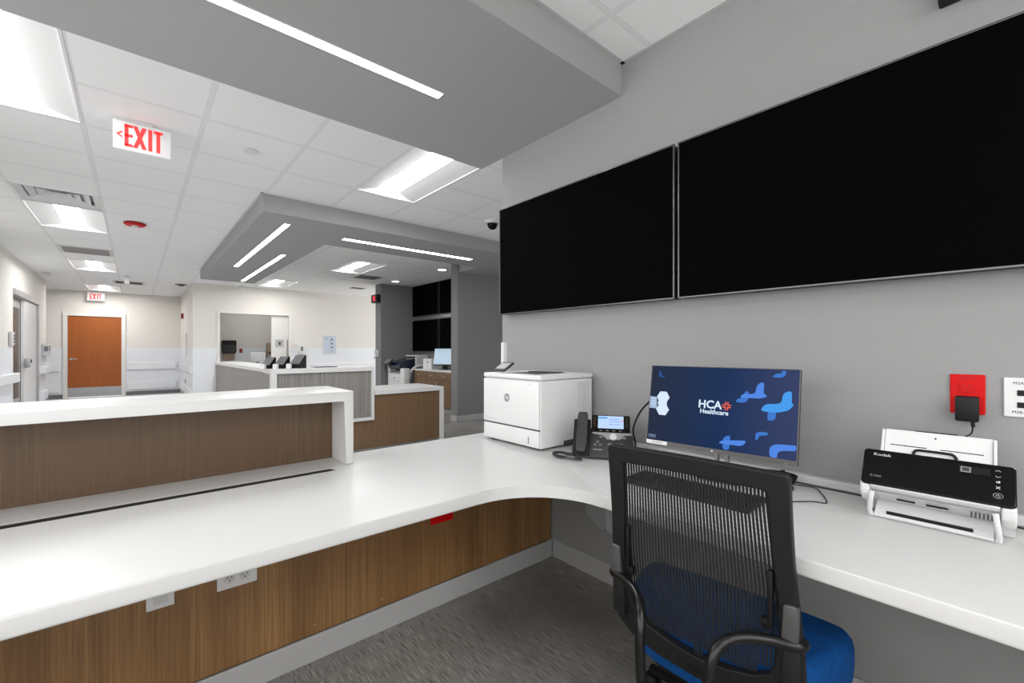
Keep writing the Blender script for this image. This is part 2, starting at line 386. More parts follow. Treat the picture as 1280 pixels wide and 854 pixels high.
# frame of the corridor end door
b = MB()
b.box(-1.41, -1.325, YE-.03, YE+.1, 0, 2.1145); b.box(-.295, -.21, YE-.03, YE+.1, 0, 2.1145); b.box(-1.41, -.21, YE-.03, YE+.1, 2.115, 2.20)
struct('trim_4', b, 'trim')

# door at the corridor end
d = thing('door_1', 'orange brown wooden door with steel kick plate at the end of the corridor', 'door', (-.81, YE, 0)); d['kind'] = 'structure'
MB().box(-.513, .513, .0, .045, .012, 2.112, bev=.002).build('door_leaf', 'doorwood', d)
MB().box(-.511, .511, -.004, -.0005, .0125, .26, bev=.001).build('kick_plate', 'kick', d)
h = MB(); h.cyl((-.455, -.006, 1.0), .03, .012, 'y'); h.cyl((-.455, -.03, 1.0), .011, .04, 'y'); h.tube([(-.455, -.05, 1.0), (-.40, -.052, 1.005), (-.335, -.05, 1.0)], .009, smooth=4)
h.build('door_handle', 'steel', d, True)
# sliding pale door across the far opening
d = thing('door_2', 'pale sliding door half across the opening in the cream wall', 'door', (2.775, YF+.06, 0)); d['kind'] = 'structure'
MB().box(-.195, .19, -.02, .02, .02, 2.09, bev=.003).build('door_leaf', 'trim', d)
MB().box(.155, .175, -.05, -.021, .85, 1.50, bev=.004).build('pull_handle', 'steel', d)
MB().box(-.105, .085, -.026, -.0205, 1.30, 1.50, bev=.001).build('room_sign', 'signgrey', d)
t = MB(); t.box(-.03, .02, -.0275, -.0262, 1.36, 1.43); t.box(-.06, .06, -.0275, -.0262, 1.445, 1.455); t.build('sign_print', 'txtdark', d)

# sliding glass door in the left wall
d = thing('door_3', 'sliding glass door with pale metal header in the left corridor wall', 'door', (XL, 11.82, 0)); d['kind'] = 'structure'
f = MB(); f.box(-.12, .03, -1.20, 1.20, 2.15, 2.25, bev=.004); f.box(-.12, .015, 1.14, 1.199, 0, 2.15, bev=.003); f.box(-.12, .0, -1.199, -1.17, 0, 2.15, bev=.003)
f.build('frame', 'steel', d)
MB().box(-.06, -.015, -.10, 1.13, .02, 2.145, bev=.004).build('sliding_leaf', 'white', d)
g = MB(); g.box(-.085, -.07, -1.16, -.10, 1.98, 2.12); g.box(-.085, -.07, -1.16, -.10, .02, .40); g.box(-.085, -.07, -.125, -.10, .40, 1.98); g.build('leaf_rail', 'kick', d)
MB().box(-.08, -.074, -1.16, -.125, .40, 1.98).build('pane', 'glass', d)
h = MB(); h.box(-.015, .05, -.16, -.02, .92, 1.10, bev=.02, seg=3); h.build('pull_plate', 'steel', d, True)
MB().cyl((-.012, .55, 1.03), .035, .012, 'x').build('lock', 'black', d)
# wooden wardrobe behind the glass
d = thing('wardrobe', 'brown wooden wardrobe panel seen through the sliding glass door', 'wardrobe', (-1.97, 13.3, 0))
MB().box(-.28, .28, -.30, .55, .22, 2.2, bev=.004).build('body', 'brownwood', d)
MB().box(-.27, .27, -.29, .54, 0, .219).build('plinth', 'kick', d)
MB().box(-.004, .004, -.303, -.3005, .23, 2.19).build('door_seam', 'gap', d)

# ------------------------------------------------------------------ light fittings
def troffer():
    r = thing('ceiling_light', 'x', 'ceiling light', (0, 0, 0))
    w, l, hh = .6096, 1.21, .05
    b = MB()
    b.quads([(0, 0, 0), (.205, .05, hh), (.205, l-.05, hh), (0, l, 0)], [(0, 1, 2, 3)])
    b.quads([(w, 0, 0), (w-.205, .05, hh), (w-.205, l-.05, hh), (w, l, 0)], [(0, 1, 2, 3)])
    b.quads([(0, 0, 0), (w, 0, 0), (w-.205, .05, hh), (.205, .05, hh)], [(0, 1, 2, 3)])
    b.quads([(0, l, 0), (w, l, 0), (w-.205, l-.05, hh), (.205, l-.05, hh)], [(0, 1, 2, 3)])
    b.box(-.002, w+.002, -.002, .012, -.003, .004); b.box(-.002, w+.002, l-.012, l+.002, -.003, .004)
    b.box(-.002, .012, 0, l, -.003, .004); b.box(w-.012, w+.002, 0, l, -.003, .004)
    b.build('reflector_pan', 'pan', r)
    c = MB(); n = 8; V = []; Fs = []
    for i in range(n+1):
        x = .203+(w-.406)*i/n; z = hh-.003-.004*math.sin(PI*i/n)
        V += [(x, .045, z), (x, l-.045, z)]
    for i in range(n): Fs.append((2*i, 2*i+1, 2*i+3, 2*i+2))
    c.quads(V, Fs); c.quads([(V[2*i][0], .045, V[2*i][2]) for i in range(n+1)], [tuple(range(n+1))]); c.quads([(V[2*i][0], l-.045, V[2*i][2]) for i in range(n+1)], [tuple(range(n+1))])
    c.build('lens', 'lens', r)
    return r
TL = ['large recessed troffer cut off by the left edge of the view, nearest the camera',
      'bright recessed troffer beside the near grey soffit above the television wall end',
      'recessed troffer right beyond the louvred air diffuser over the corridor',
      'recessed troffer past the grey return grille in the corridor ceiling',
      'small bright troffer above the distant exit sign over the wooden door',
      'recessed troffer inside the far soffit opening, nearest the dark alcove',
      'recessed troffer close to the cream wall beside the far soffit end',
      'added unseen troffer lighting the room behind the pass-through opening', 'added unseen troffer lighting the room behind the sliding glass door']  # last two are unseen troffers added to brighten the side rooms
proto = troffer(); first = True
for (x, y), lb in zip(TROF, TL):
    o = proto if first else copy_tree(proto); first = False
    o.location = (x, y, CZ); o['label'] = lb; o['group'] = 'recessed ceiling troffers'
    if y > 5:
        for c_ in [q_ for q_ in bpy.data.objects if q_.parent == o and q_.name.startswith('lens')]:
            c_.data = c_.data.copy(); c_.data.materials[0] = M_['lens4' if (y > 12 and x > 0) else 'lens3' if x < 0 else 'lens2']
for i, (x, y) in enumerate(NEAR):
    o = copy_tree(proto); o.location = (x, y, CZ); o['label'] = 'added unseen troffer over the floor behind the office chair'; o['group'] = 'added troffers behind the camera'

def strip(x0, x1, y0, y1, lb):
    r = thing('linear_light', lb, 'ceiling light', ((x0+x1)/2, (y0+y1)/2, SZ), 0, 'linear lights set in the grey soffits')
    hx, hy = (x1-x0)/2, (y1-y0)/2
    MB().box(-hx, hx, -hy, hy, -.003, .01).build('lens', 'slot', r)
    f = MB(); e = .004
    f.box(-hx-e, hx+e, -hy-e, -hy, -.004, .01); f.box(-hx-e, hx+e, hy, hy+e, -.004, .01); f.box(-hx-e, -hx, -hy, hy, -.004, .01); f.box(hx, hx+e, -hy, hy, -.004, .01)
    f.build('frame', 'white', r)
strip(-.9, 1.212, 1.962, 2.015, 'long linear light in the near soffit overhead')
strip(1.195, 1.25, 5.10, 8.25, 'linear light nearest the outer left edge of the far soffit')
strip(1.555, 1.61, 6.80, 9.95, 'linear light beside the inner edge of the far soffit, ending nearer the cream wall')
strip(1.90, 3.78, 5.30, 5.385, 'linear light running left to right across the far soffit')
for i, (x, y, lb) in enumerate([(4.375, 7.12, 'round downlight in the alcove ceiling just left of the pale wall end'), (4.35, 9.02, 'round downlight near the corner pillar with the red clock')]):
    r = thing('downlight', lb, 'ceiling light', (x, y, CZ), 0, 'alcove downlights')
    c = MB(); c.cyl((0, 0, -.006), .10, .012, n=32, bev=.003); c.build('trim_ring', 'midgrey', r, True)
    c = MB(); c.cyl((0, 0, -.0135), .078, .003, n=32); c.build('lens', 'can', r)

# air fittings
r = thing('air_diffuser', 'square white louvred air diffuser next to the first corridor troffer', 'vent', (-.573, 6.2125, CZ))
for k, (a, z0) in enumerate([(.29, 0), (.22, .012), (.15, .02), (.085, .026)]):
    q = MB(); o_, i_ = a, a-.05
    q.quads([(-o_, -o_, z0), (o_, -o_, z0), (o_, o_, z0), (-o_, o_, z0), (-i_, -i_, z0+.03), (i_, -i_, z0+.03), (i_, i_, z0+.03), (-i_, i_, z0+.03)],
            [(0, 1, 5, 4), (1, 2, 6, 5), (2, 3, 7, 6), (3, 0, 4, 7)])
    q.build('louvre_ring', 'white', r)
q = MB(); q.box(-.304, .304, -.302, -.285, -.004, .004); q.box(-.304, .304, .285, .302, -.004, .004); q.box(-.304, -.287, -.3, .3, -.004, .004); q.box(.287, .304, -.3, .3, -.004, .004); q.build('frame', 'white', r)
q = MB(); q.box(-.304, .304, -.302, .302, .07, .08); q.box(-.304, -.298, -.302, .302, .0005, .07); q.box(.298, .304, -.302, .302, .0005, .07); q.box(-.298, .298, -.302, -.296, .0005, .07); q.box(-.298, .298, .296, .302, .0005, .07); q.build('plenum', 'white2', r)
MB().box(-.036, .036, -.036, .036, .028, .034, bev=.004).build('centre_plate', 'white', r)
def grille(loc, a, lb, dark, cat='vent'):
    r = thing('air_grille', lb, cat, loc)
    q = MB(); e = .04; q.box(-a, a, -a, -a+e, -.006, -.0005); q.box(-a, a, a-e, a, -.006, -.0005); q.box(-a, -a+e, -a+e, a-e, -.006, -.0005); q.box(a-e, a, -a+e, a-e, -.006, -.0005); q.build('frame', 'white2', r)
    MB().box(-a+e, a-e, -a+e, a-e, -.003, -.0005).build('backing', dark, r)
    q = MB()
    n = 10
    for i in range(n):
        y = -a+e+.02+(2*a-2*e-.03)*i/(n-1); q.box(-a+e, a-e, y-.003, y+.003, -.006, -.0032, mtx=None)
    q.build('slat', 'midgrey', r)
grille((-.573, 9.33, CZ), .30, 'flat grey return air grille in the corridor ceiling between two troffers', 'base')
grille((3.68, 8.93, CZ), .27, 'dark square air grille beside the far troffer inside the soffit', 'black')
grille((-.12, 13.2, CZ), .27, 'dark air grille at the far end of the corridor ceiling', 'black')
r = thing('ceiling_projector_post', 'white blade hanging from the corridor ceiling in front of the far grille', 'ceiling fitting', (-.14, 12.0, CZ))
MB().box(-.04, .04, -.02, .02, -.16, -.004, bev=.006).build('blade', 'white', r)
MB().cyl((0, 0, -.004), .06, .008).build('mounting_plate', 'white', r)
r = thing('occupancy_sensor', 'small white box on the corridor ceiling above the sliding glass door', 'sensor', (-1.33, 12.6, CZ))
MB().box(-.06, .06, -.14, .14, -.05, -.0005, bev=.008).build('housing', 'white', r); MB().box(-.045, .045, -.142, -.139, -.045, -.01).build('sensor_window', 'white2', r)
r = thing('ceiling_speaker', 'dark low round fitting on the ceiling by the corner of the corridor', 'ceiling fitting', (.80, 12.75, CZ))
MB().cyl((0, 0, -.008), .12, .015, n=28, bev=.004).build('ring', 'midgrey', r); MB().sph((0, 0, -.016), .06, (1, 1, .5)).build('dome', 'darkgrey', r, True)
r = thing('wall_camera', 'small white device hanging at the top of the cream wall below the soffit', 'camera', (1.90, 12.0, CZ))
MB().cyl((0, 0, -.01), .035, .02).build('mounting_plate', 'white', r); MB().box(-.06, .06, -.03, .03, -.085, -.02, bev=.012).build('housing', 'white', r, True)
r = thing('ceiling_vent_slot', 'thin dark slot fitting in the far ceiling left of the red clock', 'vent', (4.15, 10.7, CZ))
MB().box(-.16, .16, -.12, .12, -.008, -.0005, bev=.002).build('frame', 'midgrey', r); MB().box(-.14, .14, -.10, .10, -.010, -.0085).build('slot', 'darkgrey', r)
r = thing('sprinkler_cover', 'round flush white cover plate in the ceiling tile near the far soffit corner', 'sprinkler', (.66, 3.80, CZ))
MB().cyl((0, 0, -.005), .052, .008, n=28, bev=.002).build('plate', 'white', r, True)
r = thing('sprinkler_cover', 'round flush white cover plate in the ceiling inside the far soffit', 'sprinkler', (2.5, 6.5, CZ))
MB().cyl((0, 0, -.005), .052, .008, n=28, bev=.002).build('plate', 'white', r, True)
r = thing('fire_strobe', 'round red fire alarm strobe on the corridor ceiling tiles', 'alarm', (-.01, 6.88, CZ))
c = MB(); c.cyl((0, 0, -.012), .105, .022, n=32, bev=.006); c.build('housing', 'redd', r, True)
c = MB(); c.cyl((0, 0, -.028), .085, .012, n=32, r2=.10); c.build('lower_ring', 'red', r, True)
c = MB(); c.sph((0, 0, -.034), .032, (1, 1, .7)); c.build('strobe_lens', 'white', r, True)
r = thing('dome_camera', 'white dome security camera with dark glass at the end of the television wall', 'camera', (3.16, 4.03, CZ))
c = MB(); c.cyl((0, 0, -.02), .085, .04, n=32, r2=.095, bev=.006); c.build('mount', 'white', r, True)
c = MB(); c.sph((0, 0, -.045), .062, (1, 1, 1.0)); c.build('glass_dome', 'blackg', r, True)

# exit signs ------------------------------------------------------------
def exit_letters(mb, w, h, z0, x0, y, xs):
    """block letters EXIT from bars; x0 left, z0 bottom"""
    st = w*.085; dy = (y-.0012, y)
    lw = w*.19; g = w*.035; X = x0
    mb.box(X, X+st, *dy, z0, z0+h)
    for q in (0, .5, 1): mb.box(X, X+lw*.92, *dy, z0+(h-st*.9)*q, z0+(h-st*.9)*q+st*.9)
    X += lw+g
    s2 = st*.55
    for sgn in (0, 1):
        a, c = (X, X+lw*1.05) if sgn == 0 else (X+lw*1.05, X)
        mb.prism([(a-s2, z0), (a+s2, z0), (c+s2, z0+h), (c-s2, z0+h)], dy[0]-.0002*sgn, dy[1], 'y')
    X += lw*1.05+g+s2
    mb.box(X, X+st, *dy, z0, z0+h); X += st+g
    mb.box(X, X+lw*1.05, *dy, z0+h-st*.9, z0+h); mb.box(X+lw*.525-st/2, X+lw*.525+st/2, *dy, z0, z0+h)
r = thing('exit_sign', 'white exit sign with red letters and left arrow hanging near the camera', 'sign', (.035, 3.8, CZ), 0, 'exit signs')
MB().box(-.147, .147, -.016, .016, -.205, -.02, bev=.008).build('housing', 'exitwhite', r, True)
MB().box(-.05, .05, -.02, .02, -.02, -.0005, bev=.003).build('ceiling_canopy', 'white', r)
b = MB(); exit_letters(b, .235, .142, -.183, -.092, -.0166, 1)
b.prism([(-.134, -.112), (-.102, -.088), (-.102, -.100), (-.119, -.112), (-.102, -.124), (-.102, -.136)], -.0178, -.0166, 'y')
b.build('letters', 'exitred', r)
r = thing('exit_sign', 'white exit sign with red letters mounted above the distant wooden door', 'sign', (-.79, YE-.12, CZ), 0, 'exit signs')
MB().box(-.17, .17, -.02, .02, -.245, -.03, bev=.006).build('housing', 'exitwhite', r)
MB().box(-.10, .10, -.03, .03, -.03, -.0005, bev=.003).build('ceiling_canopy', 'white', r)
b = MB(); exit_letters(b, .27, .15, -.215, -.12, -.0206, 1); b.build('letters', 'exitred', r)

# ------------------------------------------------------------------ corridor fittings
def rail(x0, x1, y0, y1, z0, z1, lb, group='wall guard rails', bev=.012):
    r = thing('guard_rail', lb, 'handrail', ((x0+x1)/2, (y0+y1)/2, z0), 0, group)
    hx, hy = (x1-x0)/2, (y1-y0)/2
    MB().box(-hx, hx, -hy, hy, 0, z1-z0, bev=min(bev, hx*.4, hy*.4)).build('rail', 'railm', r)
    long_x = hx > hy
    for sg in (-1, 1):
        e = MB()
        if long_x: e.box(sg*hx, sg*(hx+.006), -hy, hy, .004, z1-z0-.004)
        else: e.box(-hx, hx, sg*hy, sg*(hy+.006), .004, z1-z0-.004)
        e.build('end_cap', 'railm', r)
rail(-.17, .87, YE-.035, YE-.0035, .70, .89, 'upper white guard rail on the end wall right of the wooden door')
rail(-.17, .87, YE-.035, YE-.0035, .155, .345, 'lower white guard rail on the end wall right of the wooden door')
rail(-2.4, -1.475, YE-.035, YE-.0035, .70, .89, 'upper white guard rail on the end wall left of the wooden door')
rail(-2.4, -1.475, YE-.035, YE-.0035, .155, .345, 'lower white guard rail on the end wall left of the wooden door')
rail(.942, .9765, 12.35, YE-.045, .69, .86, 'upper white guard rail on the corridor side wall below the red alarm')
rail(.942, .9765, 12.35, YE-.045, .15, .32, 'lower white guard rail on the corridor side wall')
rail(XL+.004, XL+.085, 4.0, 10.58, .73, .88, 'thick white handrail on the left wall before the sliding glass door', bev=.03)
rail(XL+.004, XL+.085, 13.25, 13.95, .75, .90, 'short white handrail past the sliding glass door', bev=.03)
rail(XL+.004, XL+.05, 13.3, 13.9, .18, .38, 'short low white bumper past the sliding glass door')
rail(3.25, 5.5, YF-.035, YF-.0035, .70, .87, 'white guard rail on the cream wall behind the raised counter')
r = thing('wall_switch_panel', 'narrow grey intercom panel on the wall before the sliding glass door', 'switch', (XL+.004, 10.41, 1.32))
MB().box(0, .03, -.12, .12, 0, .215, bev=.006).build('housing', 'white2', r); q = MB(); [q.box(.03, .034, .03, .09, z, z+.03) for z in (.04, .09, .14)]; q.build('buttons', 'gap', r)
r = thing('soap_dispenser', 'white wall dispenser with grey window past the sliding glass door', 'dispenser', (XL+.004, 13.6, 1.12))
MB().box(0, .11, -.13, .13, 0, .26, bev=.02).build('housing', 'white', r, True); MB().box(.105, .113, -.135, -.06, .10, .21, bev=.002).build('window', 'midgrey', r)
MB().box(.02, .05, -.02, .02, -.14, -.001, bev=.004).build('drip_arm', 'white2', r)
q = MB(); q.box(.03, .09, -.1345, -.1305, .09, .20, bev=.001); q.build('level_window', 'printgrey', r)
r = thing('fire_alarm_switch', 'small red fire alarm box high on the corridor side wall', 'alarm', (.9765, 14.85, 2.08))
MB().box(-.05, 0, -.07, .07, 0, .14, bev=.006).build('housing', 'redd', r); MB().box(-.058, -.05, -.02, .02, .04, .09, bev=.003).build('strobe', 'white', r)
r = thing('wall_thermometer_strip', 'tall thin white strip on the corridor side wall', 'wall fitting', (.9765, 13.85, 1.05))
MB().box(-.012, 0, -.03, .03, 0, .62, bev=.003).build('strip', 'white', r); MB().box(-.014, -.012, -.012, .012, .02, .60).build('groove', 'midgrey', r)
r = thing('power_outlet', 'small grey outlet low on the corridor side wall', 'outlet', (.9765, 14.19, .37))
MB().box(-.008, 0, -.04, .04, 0, .11, bev=.002).build('plate', 'midgrey', r); MB().box(-.011, -.008, -.018, .018, .02, .09, bev=.002).build('socket', 'gap', r)
r = thing('sanitizer_dispenser', 'white hand sanitizer dispenser on the cream wall right of the opening', 'dispenser', (3.26, YF-.004, 1.12))
MB().box(-.08, .08, -.10, 0, .0, .27, bev=.02).build('housing', 'white', r, True); MB().box(-.028, .028, -.105, -.10, .09, .20, bev=.002).build('level_window', 'midgrey', r); MB().box(-.03, .03, -.06, -.01, -.05, -.001, bev=.004).build('nozzle', 'white2', r)
r = thing('wall_poster', 'pale blue framed notice poster on the cream wall', 'poster', (3.99, YF, 1.115))
q = MB(); q.box(-.18, .18, -.012, -.0005, 0, .53, bev=.003); q.build('frame', 'white', r); MB().box(-.155, .155, -.0145, -.0125, .03, .50).build('sheet', 'poster', r)
q = MB()
for z in (.40, .29, .19): q.cyl((.05, -.0152, z), .022, .001, 'y', n=16)
q.build('pictogram', 'txtdark', r)
q = MB(); q.box(-.14, -.04, -.0155, -.0147, .43, .437); q.box(-.14, -.06, -.0155, -.0147, .415, .421)
for i in range(8): q.box(-.02 if i % 2 else -.05, .12, -.0155, -.0147, .06+.045*i, .064+.045*i)
q.build('small_print', 'printgrey', r)
r = thing('corner_guard', 'short grey corner strip on the cream wall left of the raised counter', 'wall fitting', (1.405, YF-.0035, 0))
MB().box(-.03, .03, -.03, 0, .0, .62, bev=.004).build('strip', 'base_dark', r); MB().box(-.03, .03, -.031, -.0305, .60, .62).build('cap', 'midgrey', r)

# inside the exam room
r = thing('towel_dispenser', 'black paper towel dispenser with kraft towel inside the room opening', 'dispenser', (1.965, 14.499, 1.12))
MB().box(-.165, .165, -.22, 0, .02, .38, bev=.03).build('housing', 'black', r, True); MB().box(-.135, .135, -.14, -.06, -.17, .02).build('paper_towel', 'cardb', r); MB().box(-.15, .15, -.224, -.2205, .05, .26, bev=.01).build('front_cover', 'darkgrey', r)
r = thing('emergency_outlet', 'dark red outlet plate on the wall inside the room opening', 'outlet', (2.265, 14.499, 1.15))
MB().box(-.038, .038, -.012, 0, 0, .12, bev=.003).build('plate', 'redd', r); MB().box(-.017, .017, -.016, -.012, .02, .10, bev=.004).build('socket', 'redd', r)
r = thing('glove_holder', 'tan box dispenser on the room wall beside the sliding door edge', 'dispenser', (3.0, 14.499, 1.05))
MB().box(-.10, .10, -.15, 0, 0, .39, bev=.03).build('housing', 'cardb', r, True); MB().box(-.06, .06, -.153, -.1505, .06, .12, bev=.004).build('opening', 'gap', r)
b = MB(); b.box(1.14, 3.88, 14.49, 14.499, 0, 1.29); struct('wall_exam_room_wainscot', b, 'wainscot')

# ------------------------------------------------------------------ far nurse station
r = thing('raised_counter', 'raised grey striped counter with white edges on the far nurse station', 'counter', (1.04, 4.97, 0))
# front box x 0..1.09 ; z .43..1.056 ; bands stand 2 cm proud of the panel
bnd = MB(); bnd.prism([(0, 1.008), (0, 1.056), (1.09, 1.056), (1.09, .43), (-.0, .43), (-.0, .465), (1.058, .465), (1.058, 1.008)], 0, .36, 'y'); bnd.build('white_band', 'solid', r)
MB().box(0, .055, .0005, .055, .4655, 1.0075).build('corner_post', 'solid', r)
MB().box(.0585, 1.0575, .02, .30, .4655, 1.0075).build('striped_panel', 'greylam', r)
ang = math.atan2(-.08, 3.53)     # wing leans slightly to the left of the depth axis
Wm = T((0, .06, 0)) @ RZ(-ang)
MB().box(0, .34, 0.05, 3.48, 1.016, 1.0555, mtx=Wm).build('wing_top', 'solid', r)
MB().box(.012, .12, .012, 3.44, .10, 1.0155, mtx=Wm).build('wing_panel', 'greylam', r)
MB().box(.0, .34, 3.44, 3.48, 0, 1.0155, mtx=Wm).build('wing_end', 'solid', r)
MB().box(.04, .11, .02, 3.42, 0, .0995, mtx=Wm).build('plinth', 'base_dark', r)
r = thing('low_counter', 'low wood fronted counter with white waterfall edge on the far nurse station', 'counter', (3.08, 4.97, 0))
q = MB(); q.prism([(-.945, .722), (-.945, .77), (0, .77), (0, 0), (-.055, 0), (-.055, .722)], 0, .70, 'y'); q.build('white_band', 'solid', r)
q = MB(); q.box(-.9455, -.0555, .02, .66, .10, .7215); q.box(-2.04+.16, -.9455, .02, .34, .10, .4295); q.build('wood_panel', 'woodfar', r)
q = MB(); q.box(-1.88, -.0555, .05, .62, 0, .0995); q.build('toe_kick', 'base', r)
r = thing('inner_worktop', 'white inner worktop behind the raised counter of the far station', 'worktop', (1.5, 7.0, 0))
MB().box(-.12, .50, -1.3, 1.4, .715, .76, bev=.003).build('top', 'solid', r)
for y in (-1.2, 1.3): MB().box(-.08, .46, y-.02, y+.02, 0, .7145).build('support_leg', 'base_dark', r)

mat_slant = mat('slanted grey face', (100, 100, 100), rough=.45)
def wedge(x, y, rz, s, lb):
    r = thing('wedge_organizer', lb, 'desk organizer', (x, y, 1.0562), rz, 'slanted dark boxes on the raised counter')
    MB().prism([(-.06*s, 0), (.06*s, 0), (.06*s, .145*s), (.045*s, .145*s), (-.06*s, .045*s)], -.06*s, .06*s, 'x', bev=.002).build('case', 'black', r)
    sl = math.hypot(.105*s, .10*s); a = math.atan2(.10, .105)
    m = T((0, -.06*s, .045*s)) @ RX(a)
    MB().box(-.055*s, .055*s, .003, sl-.003, .0005, .003, mtx=m).build('slanted_face', mat_slant, r)
wedge(1.07, 5.215, rad(-50), .82, 'slanted dark desk box on the raised counter, leftmost of three')
wedge(1.19, 5.165, rad(-50), .88, 'slanted dark desk box on the raised counter, middle of three')
wedge(1.335, 5.12, rad(-50), .98, 'slanted dark desk box on the raised counter, rightmost and largest of three')
def cardbox(x, y, lb):
    r = thing('card_box', lb, 'box', (x, y, 1.0562), rad(-28), 'small white boxes between the slanted boxes')
    MB().box(-.022, .022, -.03, .03, 0, .045, bev=.003).build('tray', 'white', r); MB().box(-.018, .018, -.026, .026, .0452, .052).build('papers', 'txtlight', r)
cardbox(1.0, 5.13, 'small white box left of the leftmost slanted desk box')
cardbox(1.112, 5.10, 'small white box between the first and second slanted desk boxes')
cardbox(1.232, 5.07, 'small white box between the second and third slanted desk boxes')
r = thing('blue_folder', 'flat dark blue folder lying right of the slanted desk boxes', 'folder', (1.62, 5.20, 1.0562))
MB().box(-.11, .13, -.09, .09, 0, .006, bev=.001).build('cover', 'bluedark', r); MB().box(-.105, .125, -.085, .085, .0062, .008).build('pages', 'printgrey', r)
r = thing('computer_monitor', 'back of a grey monitor standing on the far station beside the opening', 'monitor', (1.52, 8.15, .76), rad(140))
MB().box(-.03, .03, -.02, .02, .01, .30, bev=.006).build('stand_post', 'midgrey', r); MB().box(-.12, .12, -.09, .09, 0, .012, bev=.004).build('stand_foot', 'midgrey', r)
MB().box(-.125, .125, -.04, -.0205, .14, .46, bev=.003).build('screen_panel', 'black', r); MB().box(-.12, .12, -.02, .02, .15, .455, bev=.010).build('rear_shell', 'base', r, True)
MB().cyl((0, .024, .24), .03, .01, 'y').build('swivel_hinge', 'midgrey', r)

# ------------------------------------------------------------------ alcove
def tv(name, loc, w, h, lb, group, facing='x', d=.06, lip=True):
    """wall television facing -X, loc = bottom centre of the screen on its front plane"""
    r = thing(name, lb, 'television', loc, 0, group)
    MB().box(.004, d, -w/2+.002, w/2-.002, .002, h-.002, bev=.006).build('rear_housing', 'black', r)
    f = MB(); e = .007
    f.box(0, .012, -w/2, w/2, h-e, h, bev=.0015); f.box(0, .012, -w/2, w/2, 0, e, bev=.0015); f.box(0, .012, -w/2, -w/2+e, e, h-e, bev=.0015); f.box(0, .012, w/2-e, w/2, e, h-e, bev=.0015)
    f.build('bezel', 'tvbez', r)
    MB().box(.0015, .003, -w/2+e, w/2-e, e, h-e).build('screen', 'tvscreen', r)
    if facing == 'x':
        g = MB(); g.box(d, WX-1.865, -.25, .25, h*.3, h*.7); g.build('wall_mount', 'black', r)
    return r
tv('wall_television', (1.865, (1.036+2.305)/2, 1.495), 2.305-1.036, .709, 'black wall television above the white printer, left of the pair', 'televisions on the grey wall')
tv('wall_television', (1.865, (1.019-.25)/2, 1.495), 1.019+.25, .709, 'black wall television above the monitor and scanner, right of the pair', 'televisions on the grey wall')
al = ['upper left', 'upper right', 'lower left', 'lower right']
for i, (yc, z) in enumerate([(9.155-.06, 2.035), (7.69, 2.035), (9.155-.06, 1.21), (7.69, 1.21)]):
    tv('alcove_television', (5.07, yc, z), 1.33, .72, al[i]+' black television of the alcove wall', 'televisions in the alcove', 'a', d=.05)
b = MB(); b.box(5.1215, 5.149, 8.41, 8.445, 1.22, 2.74); b.box(5.1215, 5.149, 7.1, 9.6, 1.955, 2.015)
tag(b.build('television_rail', 'steel'), 'bright metal mounting rails crossing behind the four alcove televisions', 'mounting rail')

r = thing('base_cabinet', 'brown wooden base cabinet with white counter in the grey alcove', 'cabinet', (4.6, 7.58, 0))
MB().box(.0, .53, -1.02, 1.0, .09, .80, bev=.002).build('carcass', 'woodfar', r)
MB().box(.05, .53, -1.02, 1.0, 0, .0895).build('plinth', 'base', r)
MB().box(-.025, .54, -1.025, 1.02, .8005, .835, bev=.004).build('counter_slab', 'solid', r)
ys = [1.0, .5, 0.0, -.5, -1.02]
for i in range(4):
    y1, y0 = ys[i]-.003, ys[i+1]+.003
    dr = MB(); dr.box(-.018, -.0005, y0, y1, .64, .795, bev=.002); D_ = dr.build('drawer', 'woodfar', r)
    hb = MB(); yc = (y0+y1)/2; hb.tube([(-.018, yc-.07, .72), (-.045, yc-.065, .72), (-.045, yc+.065, .72), (-.018, yc+.07, .72)], .005, n=8); hb.build('handle', 'steel', D_)
    dr = MB(); dr.box(-.018, -.0005, y0, y1, .10, .634, bev=.002); D_ = dr.build('cabinet_door', 'woodfar', r)
    hb = MB(); ye = y0+.05; hb.tube([(-.018, ye, .44), (-.045, ye, .445), (-.045, ye, .585), (-.018, ye, .59)], .005, n=8); hb.build('handle', 'steel', D_)
r = thing('white_carton', 'white carton standing on the alcove cabinet counter', 'box', (4.86, 8.28, .8355))
MB().box(-.13, .13, -.16, .20, 0, .215, bev=.003).build('carton', 'white', r); q = MB(); q.box(-.1315, -.1302, -.02, .03, .13, .16); q.box(-.1315, -.1302, -.03, .03, .04, .05); q.build('print', 'printgrey', r)
MB().box(-.03, .03, -.16, .20, .2152, .217).build('tape', 'white2', r)
r = thing('computer_monitor', 'light screened monitor on the alcove cabinet counter', 'monitor', (4.83, 7.74, .8355), rad(-58))
MB().box(-.11, .11, -.08, .08, 0, .012, bev=.004).build('stand_foot', 'black', r); MB().box(-.025, .025, .0, .03, .01, .22, bev=.004).build('stand_post', 'black', r)
m = T((0, -.03, .09)) @ RX(rad(-14))
MB().box(-.27, .27, 0, .03, 0, .36, bev=.006, mtx=m).build('bezel', 'darkgrey', r); MB().box(-.258, .258, -.002, -.0003, .022, .35, mtx=m).build('screen', 's_far', r)

